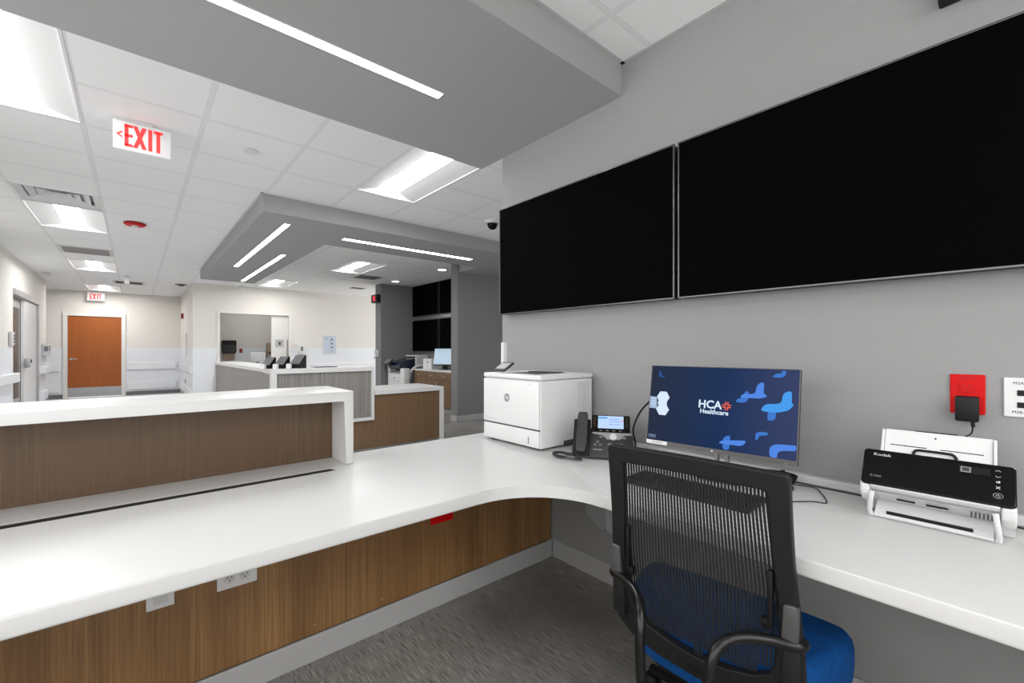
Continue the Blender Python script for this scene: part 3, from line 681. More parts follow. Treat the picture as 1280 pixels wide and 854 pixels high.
# multifunction copier
r = thing('copier', 'white and navy office copier standing in the grey alcove', 'copier', (4.40, 8.86, 0))
MB().box(0, .66, .0, .66, .05, .715, bev=.01).build('paper_cabinet', 'white2', r)
for i in range(4): MB().box(-.004, -.0005, .03, .63, .08+.16*i, .225+.16*i, bev=.002).build('paper_drawer', 'white', r)
MB().box(-.006, -.0042, .30, .36, .60, .625).build('maker_mark', 'gap', r)
for x in (.06, .6):
    for y in (.05, .57): MB().cyl((x, y, .025), .025, .05).build('caster', 'black', r)
MB().box(0, .66, .56, .66, .7155, .93, bev=.01).build('left_column', 'white', r)
MB().box(.30, .66, .0, .5595, .7155, .83, bev=.004).build('inner_body', 'darkgrey', r)
MB().box(.02, .299, .02, .555, .7155, .755, bev=.004).build('output_tray', 'midgrey', r)
q = MB(); q.prism([(-.02, .8305), (.64, .8305), (.66, .86), (.66, 1.07), (.48, 1.085), (.05, .97), (-.02, .90)], .02, .5595, 'y', bev=.01); q.build('scanner_lid', 'bluedark', r)
q = MB(); q.box(.42, .66, .0, .62, 1.087, 1.12, bev=.006); q.build('document_feeder', 'white2', r)
q = MB(); q.box(.35, .66, -.02, .018, .84, 1.10, bev=.012); q.build('lid_end', 'white2', r)
m = T((-.12, .40, .90)) @ RY(rad(-38))
MB().box(0, .19, .0, .27, 0, .03, bev=.008, mtx=m).build('touch_panel', 'darkgrey', r); MB().box(.02, .17, .02, .25, .0305, .032, mtx=m).build('touch_screen', 'midgrey', r)
r = thing('copier_finisher', 'white side finisher unit with curved tray right of the copier', 'copier', (4.36, 8.74, 0))
MB().box(0, .15, -.10, .09, .02, .84, bev=.02).build('cabinet', 'white', r, True)
MB().box(.1505, .60, -.02, .08, .30, .76, bev=.004).build('tray_frame', 'midgrey', r)
q = MB(); q.tube([(.17, -.03, .60), (.20, -.045, .76), (.28, -.055, .85), (.42, -.055, .89), (.55, -.05, .88)], .028, n=10, smooth=5); q.build('curved_guide', 'white2', r, True)
MB().box(.01, .14, -.09, .08, 0, .0195).build('foot', 'black', r)

r = thing('wall_clock', 'small black digital clock with red digits on the grey pillar', 'clock', (4.2695, 9.76, 2.33), 0)
MB().box(-.10, 0, -.15, .15, 0, .185, bev=.004).build('case', 'black', r); 
q = MB()
def seg7(mb, x, z, w, h, s, t, ch):
    S = {'0': 'abcdef', '1': 'bc', '5': 'afgcd', '9': 'abcdfg', '8': 'abcdefg', '3': 'abgcd'}[ch]
    P = {'a': (0, w, h-t, h), 'd': (0, w, 0, t), 'g': (0, w, h/2-t/2, h/2+t/2), 'f': (0, t, h/2, h), 'e': (0, t, 0, h/2), 'b': (w-t, w, h/2, h), 'c': (w-t, w, 0, h/2)}
    for k in S:
        a, c, d0, d1 = P[k]; mb.box(-.1015, -.1002, x-c, x-a, z+d0, z+d1)
for i, ch in enumerate('15'): seg7(q, .085-.09*i, .04, .06, .11, 1, .018, ch)
q.build('digits', 's_clock', r)
r = thing('wall_handset', 'white corded handset on the grey pillar below the clock', 'telephone', (4.2695, 9.75, 1.08))
MB().box(-.04, 0, -.05, .05, 0, .16, bev=.012).build('cradle', 'white2', r, True); q = MB(); q.tube([(-.06, -.02, .02), (-.075, 0, .08), (-.06, .03, .15)], .018, smooth=4); q.build('receiver', 'white', r, True)
q = MB(); q.tube([(-.05, .03, .02), (-.06, .08, -.06), (-.04, .13, .02)], .004, n=6, smooth=5); q.build('cord', 'darkgrey', r)

# ------------------------------------------------------------------ near workstation
R_ = .30; fx, fy = 1.225, 1.25
arc = [(fx-R_+R_*math.cos(a), fy-R_+R_*math.sin(a)) for a in [PI/2-PI/2*i/16 for i in range(17)]]
r = thing('desk_worktop', 'white L-shaped worktop with curved inner corner carrying the printer and monitor', 'worktop', (0, 0, 0))
poly = [(-1.45, fy)] + arc + [(fx, -2.3), (WX-.012, -2.3), (WX-.012, 2.125), (-1.45, 2.125)]
MB().prism(poly[::-1], .716, DZ, 'z', bev=.007, seg=3).build('top', 'solid', r, True)
q = MB(); q.prism([(-1.3, 1.866), (.612, 1.866), (.632, 1.868), (.618, 1.899), (-1.3, 1.899)], DZ-.01, DZ+.0008, 'z'); q.build('cable_slot', 'brush', r, label='black cable slot along the raised ledge')
MB().box(WX-.052, WX-.036, -1.6, 1.30, DZ-.01, DZ+.0008).build('cable_slot', 'brush', r, label='black cable slot along the television wall')
q = MB(); q.prism([(1.478, .7155), (1.478, .310), (1.470, .292), (1.45, .280), (1.402, .274), (1.402, .7155)], WX-.008, WX-.0005, 'x')
q.prism([(WX-.008, .7155), (WX-.008, .285), (WX-.035, .285), (WX-.16, .40), (WX-.16, .66), (WX-.40, .69), (WX-.40, .7155)], 1.472, 1.478, 'y')
q.build('support_bracket', 'base', r)
r0 = thing('backsplash_strip', 'low white curb along the television wall at the back of the worktop', 'backsplash', (WX-.0005, -.45, DZ+.0012))
MB().box(-.0295, 0, -1.85, 1.85, 0, .028, bev=.003).build('curb', 'solid', r0); MB().box(-.0015, 0, -1.85, 1.85, .0283, .0295).build('caulk_line', 'base', r0)
r = thing('knee_wall', 'brown wooden knee wall under the left worktop carrying the outlets', 'panel', (0, 0, 0))
MB().box(-1.45, 1.926, 1.90, 2.10, 0, .7155).build('core', 'base_dark', r)
for x0, x1 in ((-1.45, -.30), (-.298, .68), (.682, 1.368), (1.370, 1.826), (1.829, WX-.013)):
    MB().box(x0, x1, 1.880, 1.8998, .105, .7150).build('wood_panel', 'woodlow', r)
for x, z in ((.15, .142), (.552, .142), (.84, .140), (1.223, .150), (1.405, .148), (1.788, .155)):
    q = MB(); q.cyl((x, 1.8795, z), .005, .003, 'y', n=14); q.sph((x, 1.878, z), .0045, (1, .5, 1), n=10); q.build('screw', 'brass', r, True)
MB().box(-1.45, WX-.013, 1.868, 1.8795, 0, .104, bev=.003).build('cove_base', 'base', r)

r = thing('transaction_ledge', 'raised white ledge with wood back panel standing on the left worktop', 'counter', (0, 0, 0))
MB().prism([(-1.5, 1.043), (-1.5, 1.081), (.731, 1.081), (.731, DZ+.0003), (.694, DZ+.0003), (.694, 1.043)], 1.926, 2.272, 'y', bev=.005, seg=2).build('white_band', 'solid', r, True)
MB().box(-1.45, .6938, 2.095, 2.25, DZ+.0003, 1.0427).build('wood_panel', 'wood', r)

# outlets on the knee wall
def slots(mb, cx, cz, y, horizontal=True, s=1.0):
    for u in (-.0065, .0065):
        mb.box(cx+u*s-.0012, cx+u*s+.0012, y-.0006, y, cz-.001, cz+.0075)
    mb.cyl((cx, y-.0003, cz-.008), .0025, .0006, 'y', n=10)
r = thing('power_outlet', 'white double power outlet on the knee wall under the worktop', 'outlet', (.2825, 1.8797, .396))
MB().box(-.063, .063, -.006, 0, 0, .076, bev=.002).build('plate', 'white', r)
for u in (-.0245, .0235):
    q = MB(); q.cyl((u, -.0068, .038), .0185, .003, 'y', n=24, bev=.0006); S_ = q.build('socket', 'white2', r, True)
    q = MB(); slots(q, u, .038, -.0085); q.cyl((u-.013, -.0086, .038), .0013, .0006, 'y', n=8); q.build('slots', 'black', S_)
r = thing('blank_plate', 'small white switch plate left of the white outlet on the knee wall', 'switch', (.062, 1.8797, .40))
MB().box(-.037, .037, -.006, 0, 0, .10, bev=.002).build('plate', 'white', r); MB().box(-.018, .018, -.0085, -.006, .017, .05, bev=.001).build('rocker', 'white2', r)
r = thing('emergency_outlet', 'red double power outlet on the knee wall near the curved corner', 'outlet', (1.1525, 1.8797, .406))
MB().box(-.0635, .0635, -.006, 0, 0, .07, bev=.002).build('plate', 'red', r)
for u in (-.024, .024):
    q = MB(); q.cyl((u, -.0068, .035), .0165, .003, 'y', n=24, bev=.0006); S_ = q.build('socket', 'red', r, True)
    q = MB(); slots(q, u, .035, -.0085); q.build('slots', 'redd', S_)

# wall outlets above the desk
r = thing('emergency_outlet', 'red power outlet on the television wall above the scanner', 'outlet', (WX, .110, 1.067))
MB().box(-.007, -.0003, -.038, .038, 0, .121, bev=.003).build('plate', 'red', r)
for z in (.083, .038):
    q = MB(); q.cyl((-.009, 0, z), .0175, .005, 'x', n=24, bev=.001); S_ = q.build('socket', 'red', r, True)
    q = MB(); q.box(-.0122, -.0114, -.0078, -.0054, z-.002, z+.007); q.box(-.0122, -.0114, .0054, .0078, z-.002, z+.007); q.cyl((-.0118, 0, z-.0085), .0026, .0008, 'x', n=10); q.build('slots', 'redd', S_)
q = MB(); q.text('EC1B-37', .0095, T((-.0075, 0, .110)) @ FX, depth=.0003); q.build('outlet_print', 'redd', r)
r = thing('power_adapter', 'black plug-in power adapter hanging from the red wall outlet', 'adapter', (WX-.0135, .109, 1.085))
MB().box(-.036, -.0025, -.025, .025, -.037, .038, bev=.004).build('brick', 'black', r, True)
q = MB(); [q.box(-.0024, .001, s_*.0066-.001, s_*.0066+.001, .0, .006) for s_ in (-1, 1)]; q.build('prong', 'steel', r)
q = MB(); q.tube([(-.012, -.012, -.036), (-.012, -.012, -.055)], .0045, n=10); q.tube([(-.012, -.012, -.055), (-.010, -.008, -.075), (-.006, .010, -.095), (-.008, .02, -.14), (-.02, .03, -.20), (-.03, .03, -.28)], .0019, n=8, smooth=5); q.build('cord', 'black', r, True)
r = thing('network_outlet', 'white network data plate right of the red wall outlet', 'outlet', (WX, -.022, 1.069))
MB().box(-.006, -.0003, -.058, .058, 0, .114, bev=.002).build('plate', 'white', r)
q = MB()
for z in (.070, .035):
    for y in (.022, -.022): q.box(-.0075, -.006, y-.010, y+.010, z-.008, z+.008)
q.build('jack', 'black', r)
q = MB(); q.text('M2A-1', .011, T((-.0064, .040, .098)) @ FX, depth=.0003, align='LEFT'); q.text('M2B-2', .011, T((-.0064, .042, .014)) @ FX, depth=.0003, align='LEFT'); q.build('port_print', 'txtdark', r)
r = thing('wall_speaker', 'black ribbed box mounted high on the television wall at the top edge', 'speaker', (WX, 0, 2.345))
MB().box(-.05, -.0003, -.18, .172, 0, .20, bev=.004).build('case', 'black', r); q = MB(); [q.box(-.054, -.0505, -.17+.02*i, -.162+.02*i, .012, .19) for i in range(17)]; q.build('grille_rib', 'darkgrey', r)

# ------------------------------------------------------------------ printer
r = thing('laser_printer', 'white laser printer at the far end of the worktop', 'printer', (1.506, 1.54, DZ+.0012), rad(0.6))
W_, D_, H_ = .455, .405, .372      # local x = depth, local y = width
MB().box(.004, D_, .002, W_-.002, .008, .345, bev=.008, seg=3).build('body', 'white', r, True)
q = MB(); q.prism([(-.002, -.002), (D_+.002, -.002), (D_+.002, W_+.002), (-.002, W_+.002)], .347, H_, 'z', bev=.008, seg=3); q.build('top_cover', 'white', r, True)
q = MB(); q.prism([(.06, .09), (.29, .09), (.27, .31), (.08, .33)], H_-.004, H_+.0006, 'z'); q.build('output_well', 'gap', r)
q = MB(); q.box(.20, .275, .10, .30, H_+.0008, H_+.006, bev=.001); q.build('paper_stop', 'darkgrey', r)
MB().box(-.006, .0035, .006, W_-.006, .104, .341, bev=.004, seg=2).build('front_door', 'white', r, True)
MB().box(-.0045, .0035, .006, W_-.006, .012, .096, bev=.004, seg=2).build('paper_drawer', 'white', r, True)
q = MB(); q.box(.0005, .0038, .006, W_-.006, .096, .104); q.build('drawer_gap', 'gap', r)
q = MB(); q.cyl((-.0066, .247, .246), .0215, .0012, 'x', n=36); L = q.build('logo_disc', 'printgrey', r)
q = MB(); q.text('hp', .034, T((-.0074, .247, .249)) @ FX, depth=.0003, shear=.25, offset=.0004); q.build('logo_letters', 'white', L)
q = MB(); q.box(-.0055, -.0045, .079, .085, .026, .062); q.build('drawer_grip', 'midgrey', r)
q = MB(); q.box(-.0066, -.006, .055, .075, .322, .330); q.build('door_button', 'white2', r)
q = MB(); q.text('Color LaserJet Enterprise M555', .0085, T((-.0064, .425, .122)) @ FX, depth=.0002, align='LEFT'); q.build('model_print', 'txtlight', r)
m = T((.02, .345, H_+.006)) @ RY(rad(-30))
MB().box(.0, .085, -.05, .04, .0, .014, bev=.004, mtx=m).build('control_panel', 'darkgrey', r, True)
MB().box(.012, .068, -.042, .032, .0142, .0152, mtx=m).build('panel_display', 'midgrey', r)
q = MB(); [q.box(.28+.011*i, .286+.011*i, -.0005, .0018, .03, .33) for i in range(9)]; q.build('side_vents', 'white2', r)
q = MB(); q.box(.17, .30, -.0004, .0018, .002, .03, bev=.001); q.build('side_notch', 'gap', r)
q = MB(); [q.cyl((x, y, .004), .015, .008) for x in (.04, .36) for y in (.04, .41)]; q.build('foot', 'black', r)
r = thing('white_strip', 'slim upright white strip standing behind the printer at the wall end', 'cable cover', (1.742, 2.105, DZ))
MB().box(-.016, .014, -.012, .012, 0, .545, bev=.003).build('cover', 'white', r); MB().box(-.018, .016, -.014, .014, .0, .012, bev=.002).build('end_cap', 'white2', r)

# ------------------------------------------------------------------ desk telephone
r = thing('desk_telephone', 'grey and silver desk telephone with lit display beside the printer', 'telephone', (1.533, 1.345, DZ+.0012), -.95)
t = .70; m = T((0, 0, .010)) @ RX(-t)      # face plane: local x right, z up along the face, -y towards viewer
q = MB(); q.prism([(.0, .0), (.258, .0), (.266, .07), (.262, .118), (.07, .15), (.0, .15)], 0, .014, 'y', bev=.005, mtx=m); q.build('body', 'darkgrey', r, True)
q = MB(); q.box(-.012, .068, -.006, .013, .004, .198, bev=.006, mtx=m); q.build('handset_cradle', 'black', r, True)
q = MB(); q.box(.071, .252, .003, .026, .112, .230, bev=.005, mtx=m); q.prism([(.075, .130), (.254, .130), (.258, .121), (.222, .114), (.203, .094), (.146, .094), (.125, .114), (.08, .122)], -.002, .004, 'y', mtx=m); q.build('silver_shroud', 'steel', r, True)
MB().box(.072, .250, -.003, .0025, .131, .224, bev=.002, mtx=m).build('display_bezel', 'blackg', r)
MB().box(.102, .221, -.0042, -.0032, .151, .219, mtx=m).build('display', 's_lcd', r)
q = MB(); q.box(.103, .146, -.005, -.0043, .204, .212, mtx=m); q.build('display_tab', 's_lcdb', r)
q = MB(); q.box(.211, .218, -.005, -.0043, .190, .197, mtx=m); q.build('display_icon', 's_red', r)
q = MB(); [q.box(.152, .205, -.0049, -.0043, z, z+.002, mtx=m) for z in (.200, .188, .172)]; q.build('display_text', 's_b4', r)
for x in (.087, .236):
    q = MB()
    for i in range(5): q.box(x-.005, x+.005, -.004, -.003, .163+.0115*i, .1645+.0115*i, mtx=m)
    q.build('line_keys', 's_amber', r)
q = MB(); [q.box(.110+.030*i, .122+.030*i, -.0045, -.003, .137, .141, mtx=m) for i in range(4)]; q.build('soft_keys', 'midgrey', r)
q = MB(); q.cyl((.174, -.004, .106), .0165, .008, 'y', n=28, bev=.002, mtx=m); q.build('navigation_wheel', 'white2', r, True)
q = MB()
for (x, z, w) in ((.119, .106, .008), (.222, .104, .010), (.104, .080, .006), (.092, .066, .006), (.116, .066, .006)): q.box(x-w, x+w, -.003, .001, z-.005, z+.004, bev=.0015, mtx=m)
q.box(.083, .125, -.003, .001, .036, .044, bev=.0015, mtx=m); q.build('function_keys', 'midgrey', r); q = MB()
for i in range(3):
    for j in range(4): q.box(.150+.026*i, .166+.026*i, -.003, .001, .014+.017*j, .024+.017*j, bev=.0015, mtx=m)
q.build('keypad', 'midgrey', r)
q = MB(); q.prism([(.009, .010), (.053, .010), (.055, .05), (.055, .19), (.053, .222), (.009, .222), (.007, .19), (.007, .05)], -.038, -.008, 'y', bev=.010, seg=4, mtx=m); q.build('handset', 'darkgrey', r, True)
MB().prism([(.03, .0015), (.15, .0015), (.16, .08), (.125, .11), (.11, .11)], .05, .22, 'x', bev=.003).build('rear_stand', 'darkgrey', r)
q = MB(); pts = []
n = 150
base = [(.012, -.005, .012), (.03, -.045, .010), (-.03, -.04, .012), (-.075, -.02, .012), (-.10, .03, .012), (-.07, .055, .012), (-.03, .03, .012), (-.005, .03, .012)]
def cat(P, u):
    P = [Vector(p) for p in P]; k = min(int(u*(len(P)-1)), len(P)-2); v = u*(len(P)-1)-k
    p0, p1, p2, p3 = P[max(k-1, 0)], P[k], P[k+1], P[min(k+2, len(P)-1)]
    return .5*((2*p1)+(p2-p0)*v+(2*p0-5*p1+4*p2-p3)*v*v+(3*p1-p0-3*p2+p3)*v**3)
for i in range(620):
    u = i/619; p = cat(base, u); d_ = (cat(base, min(u+.01, 1))-cat(base, max(u-.01, 0))).normalized()
    s1 = d_.cross(Vector((0, 0, 1))).normalized(); s2 = d_.cross(s1); a = 2*PI*62*u
    pts.append(p+(s1*math.cos(a)+s2*math.sin(a))*.0055)
q.tube(pts, .0022, n=5); q.build('coiled_cord', 'darkgrey', r, True)

# ------------------------------------------------------------------ monitor
MA = -1.482
r = thing('computer_monitor', 'monitor on the near desk showing a dark blue wallpaper with blue cross shapes', 'monitor', (1.639, .754, DZ), MA)
m = T((0, 0, .116)) @ RX(-.169)      # screen frame: x right, z up, -y viewer
MB().box(-.27, .27, .0, .018, .0, .325, bev=.003, mtx=m).build('shell', 'darkgrey', r)
q = MB(); q.box(-.27, .27, -.0012, -.0002, .0, .0162, mtx=m); q.box(-.27, -.2665, -.0012, -.0002, .0162, .325, mtx=m); q.box(.2665, .27, -.0012, -.0002, .0162, .325, mtx=m); q.box(-.2665, .2665, -.0012, -.0002, .3225, .325, mtx=m); q.build('bezel', 'midgrey' if 0 else mat('monitor bezel', (84, 82, 80), rough=.4), r)
o = MB().box(-.2664, .2664, -.0010, -.0001, .0163, .3224).build('screen', 's_bg', r); o.matrix_local = m
def flat(name, m_, polys, y=-.0016, dy=.0003):
    q = MB()
    for p in polys: q.prism(p, y-dy, y, 'y', mtx=m)
    return q.build(name, m_, o_parent)
o_parent = r
def bez(p, r_=.012, n=3):
    out = []
    L = len(p)
    for i in range(L):
        a, b_, c = Vector(p[i-1]), Vector(p[i]), Vector(p[(i+1) % L])
        d1 = (a-b_); d2 = (c-b_); k = min(r_, d1.length*.45, d2.length*.45)
        s = b_+d1.normalized()*k; e = b_+d2.normalized()*k
        for j in range(n+1):
            u = j/n; v = s*(1-u)**2+b_*2*u*(1-u)+e*u*u; out.append((v.x, v.y))
    return out
def blade(x0, y0, x1, y1, w, vert_first=True): pass
# curved cross shapes of the wallpaper
flat('wallpaper_shape', 's_b3', [bez([(-.2358, .3002), (-.2246, .3006), (-.2235, .284), (-.202, .2762), (-.2300, .2762), (-.2358, .283)], .006)])
flat('wallpaper_shape', 's_b1', [bez([(.1834, .2939), (.1953, .3075), (.2115, .3080), (.2144, .3185), (.2262, .3185), (.2250, .3013), (.2129, .2935)], .008)])
flat('wallpaper_shape', 's_b1', [bez([(.0678, .197), (.0754, .2100), (.0939, .2150), (.0990, .2380), (.1110, .2395), (.1110, .2080), (.1000, .1965)], .012)])
flat('wallpaper_shape', 's_b4', [bez([(.0822, .214), (.0920, .2290), (.1340, .2310), (.1360, .2640), (.1600, .2790), (.1595, .2340), (.1737, .2262), (.1540, .2165)], .014)], y=-.0019)
flat('wallpaper_shape', 's_b1', [bez([(.1758, .1900), (.1990, .2040), (.2010, .1560), (.1960, .1440), (.1748, .1400)], .012)])
flat('wallpaper_shape', 's_b2', [bez([(.1508, .1729), (.1650, .1980), (.2170, .2030), (.2190, .2400), (.2460, .2520), (.2465, .2060), (.2540, .2040), (.2400, .1830), (.2030, .1700)], .016)], y=-.0019)
flat('wallpaper_shape', 's_b1', [bez([(.1403, .0669), (.1403, .0920), (.1516, .0995), (.1820, .0995), (.1760, .0890), (.1520, .0863), (.1500, .0740)], .008)])
flat('wallpaper_shape', 's_b1', [bez([(.0320, .0192), (.0325, .0600), (.0450, .0710), (.0575, .0725), (.0560, .0192)], .010)])
flat('wallpaper_shape', 's_b4', [bez([(.0162, .0395), (.0290, .0520), (.1120, .0625), (.1040, .0450), (.0900, .0400)], .010)], y=-.0019)
flat('wallpaper_shape', 's_b4', [bez([(.1869, .0170), (.1850, .0500), (.2025, .0640), (.2655, .0680), (.2655, .0500), (.2220, .0440), (.2105, .0360), (.2105, .0170)], .014)])
def hexa(cx, cy, s): return [(cx+s*math.cos(rad(60*i)), cy+s*.97*math.sin(rad(60*i))) for i in range(6)]
flat('wallpaper_badge', 's_tab', [[(-.2660, .1942), (-.2370, .1925), (-.2330, .1448), (-.2660, .1454)]])
flat('wallpaper_badge', 's_white', [hexa(-.2095, .1935, .0275), hexa(-.2085, .1435, .0275), [(-.2300, .176), (-.192, .176), (-.192, .162), (-.2300, .162)]], y=-.0019)
q = MB(); [q.box(-.258, -.243+.004*(i % 2), -.0024, -.0020, .157+.009*i, .159+.009*i, mtx=m) for i in range(4)]; q.build('badge_text', 's_white', r)
q = MB(); q.text('HCA', .042, m @ T((-.0225, -.0018, .1785)) @ FY, depth=.0003, offset=.0011, xs=.98); q.build('logo_text', 's_white', r)
q = MB(); q.text('Healthcare', .0235, m @ T((-.006, -.0018, .152)) @ FY, depth=.0003, offset=.0006, xs=1.0)
q.build('logo_text', 's_white', r)
q = MB()
cx, cz = .0385, .1790
for dx, dz in ((1, 1), (1, -1), (-1, 1), (-1, -1)):      # orange cross made of four corner pieces
    P = [(.002, .0155), (.0062, .0155), (.0062, .0062), (.0155, .0062), (.0155, .002), (.002, .002)]
    q.prism([(cx+dx*a, cz+dz*c) for a, c in P], -.0021, -.0018, 'y', mtx=m)
q.build('logo_cross', 's_orange', r)
q = MB()
for (a0, a1, c0, c1) in ((-.2598, -.2300, .0375, .0382), (-.2598, -.2300, .0250, .0257), (-.2598, -.2591, .0250, .0382), (-.2307, -.2300, .0250, .0382)): q.box(a0, a1, -.0019, -.0016, c0, c1, mtx=m)
q.text('OMEO', .0085, m @ T((-.245, -.0017, .0315)) @ FY, depth=.0002); q.build('corner_badge', 's_tab', r)
MB().box(-.2675, -.1795, -.0022, -.0013, .0006, .0150, mtx=m).build('asset_label', 'white', r, label='white asset sticker')
q = MB(); q.text('HCA-8810422', .0075, m @ T((-.222, -.0026, .008)) @ FY, depth=.0002); q.build('asset_print', 'printgrey', r)
q = MB(); q.cyl((-.0045, -.0016, .0075), .0035, .0006, 'y', n=16, mtx=m); q.cyl((.2365, -.0016, .0035), .0012, .0006, 'y', n=8, mtx=m); q.build('chin_mark', 'txtlight', r)
MB().box(-.055, .055, .018, .05, .10, .22, bev=.008, mtx=m).build('rear_housing', 'darkgrey', r)
q = MB(); q.box(-.024, -.013, .085, .11, .0135, .28, bev=.002); q.box(.013, .024, .085, .11, .0135, .28, bev=.002); q.box(-.024, .024, .095, .11, .08, .28, bev=.002); q.build('stand_column', 'steel', r)
MB().box(-.075, .075, .03, .17, 0, .013, bev=.004).build('stand_foot', 'darkgrey', r)

def cable(name, pts, rr, lb, m_='black', sm=6, cat_='cable'):
    q = MB(); q.tube(pts, rr, n=8, smooth=sm); return tag(q.build(name, m_, None, True), lb, cat_)
cable('monitor_cable', [(1.765, 1.172, .79), (1.765, 1.175, .83), (1.735, 1.165, .90), (1.725, 1.12, .985), (1.725, 1.06, 1.05), (1.735, 1.03, 1.11), (1.73, .95, 1.11)], .0042, 'thick black cable rising from the telephone to the back of the monitor')
cable('usb_cable', [(1.87, .70, .7625), (1.855, .60, .7625), (1.83, .555, .7625), (1.785, .535, .7625), (1.745, .545, .7625), (1.75, .60, .7625), (1.80, .66, .7625)], .0022, 'thin black looped cable on the desk right of the chair back', sm=8)
cable('usb_cable', [(1.86, .66, .7655), (1.85, .56, .764), (1.865, .49, .7628), (1.81, .455, .7625), (1.755, .43, .7625), (1.71, .418, .7625), (1.695, .45, .7625), (1.655, .485, .7625), (1.615, .52, .7625), (1.62, .60, .7625)], .0018, 'long thin black cable snaking on the desk between monitor and scanner', sm=8)
r = thing('cable_coil', 'small bundle of coiled black cable on the desk under the monitor', 'cable', (1.865, .605, DZ))
q = MB()
for k in range(6):
    q.tube([((.030+.002*k)*math.cos(a)+.004*math.sin(k), (.05+.002*k)*math.sin(a), .005+.005*k) for a in [2*PI*i/24 for i in range(25)]], .0026, n=6, caps=False)
q.build('coil', 'black', r, True); MB().box(.024, .048, -.006, .006, 0, .036, bev=.002).build('cable_tie', 'black', r)
r = thing('power_brick', 'black power brick lying on the desk behind the monitor stand', 'adapter', (1.80, .955, DZ), rad(8))
MB().box(-.025, .025, -.06, .06, 0, .032, bev=.004).build('brick', 'black', r, True); q = MB(); q.tube([(0, .06, .016), (.0, .09, .010), (-.02, .13, .004), (-.03, .20, .0032)], .003, n=8, smooth=5); q.build('cord', 'black', r)

# keyboard
r = thing('keyboard', 'black keyboard lying on the desk in front of the monitor', 'keyboard', (1.487, .77, DZ), -1.545)
MB().box(-.225, .225, -.078, .078, .0, .016, bev=.004).build('case', 'keyb', r)
q = MB()
for j in range(6):
    x = -.215
    while x < .205:
        w = .0175; 
        if j == 0 and -.12 < x < -.02: w = .1
        q.box(x, x+w-.002, -.070+.024*j, -.070+.024*j+.017, .0162, .021, bev=.0015, seg=1); x += w+.0015
q.build('keys', 'blackg' if 0 else 'black', r)

# ------------------------------------------------------------------ document scanner
r = thing('document_scanner', 'black and white document scanner on the desk under the red outlet', 'scanner', (1.671, .165, DZ), -1.547)
t = .717; m = T((0, 0, .105)) @ RX(-t)
MB().prism([(-.002, .100), (.076, .187), (.11, .188), (.155, .150), (.165, .06), (.15, .012), (.09, .012), (.075, .045), (.03, .075)], -.1335, .1295, 'x', bev=.004, seg=3).build('body', 'white', r, True)
for x0, x1 in ((-.157, -.134), (.130, .157)):
    q = MB(); q.prism([(.0, .1015), (.076, .187), (.112, .188), (.16, .15), (.168, .05), (.15, .0), (.10, .0), (.088, .038), (.03, .045), (.006, .070)], x0, x1, 'x', bev=.006, seg=3); q.build('side_pod', 'white', r, True)
q = MB(); q.prism([(-.155, .004), (-.148, -.002), (.148, -.002), (.157, .004), (.157, .112), (.15, .118), (-.15, .118), (-.157, .112)], -.003, .010, 'y', bev=.004, seg=3, mtx=m); q.build('front_cover', 'blackg', r, True)
q = MB(); q.text('Kodak', .0130, m @ T((-.1125, -.0036, .0995)) @ FY, depth=.0003, offset=0, xs=1.2); q.build('brand_text', 'txtlight', r)
q = MB(); q.text('E1040', .0095, m @ T((-.1215, -.0036, .0255)) @ FY, depth=.0003, xs=1.1); q.build('model_text', 'printgrey', r)
MB().box(.052, .111, -.0036, -.0031, .080, .101, mtx=m).build('display_panel', 'black', r)
q = MB(); q.box(.0550, .0750, -.0042, -.0037, .082, .0985, mtx=m); q.build('display', 's_lcd2', r)
q = MB(); q.box(.058, .072, -.0047, -.0043, .085, .0958, mtx=m); q.build('display_icon', 'darkgrey', r)
q = MB()
def arrow(z, up):
    s = 1 if up else -1
    for sx in (-1, 1): q.prism([(.1248, z+s*.0025), (.1248+sx*.005, z-s*.0013), (.1248+sx*.005, z-s*.0022), (.1248, z+s*.0016)], -.0040, -.0034, 'y', mtx=m)
arrow(.0988, True); arrow(.0815, False)
q.box(.1215, .128, -.004, -.0034, .063, .0645, mtx=m); q.box(.1215, .1225, -.004, -.0034, .0645, .069, mtx=m); q.cyl((.1265, -.0037, .067), .002, .0006, 'y', n=10, mtx=m)
for s in (-1, 1): q.box(-.005, .005, -.0004, .0004, -.0006, .0006, mtx=m @ T((.1245, -.0037, .049)) @ RY(rad(45*s)))
q.tube([(.1245+.0085*math.cos(a), -.0036, .026+.0075*math.sin(a)) for a in [2*PI*i/24 for i in range(25)]], .0003, n=5, caps=False, mtx=m)
q.tube([(.1245+.0035*math.cos(a), -.0036, .026+.0035*math.sin(a)) for a in [rad(130+280*i/12) for i in range(13)]], .0004, n=5, caps=False, mtx=m); q.box(.1241, .1249, -.004, -.0034, .026, .031, mtx=m)
q.build('button_icons', 'txtlight', r)
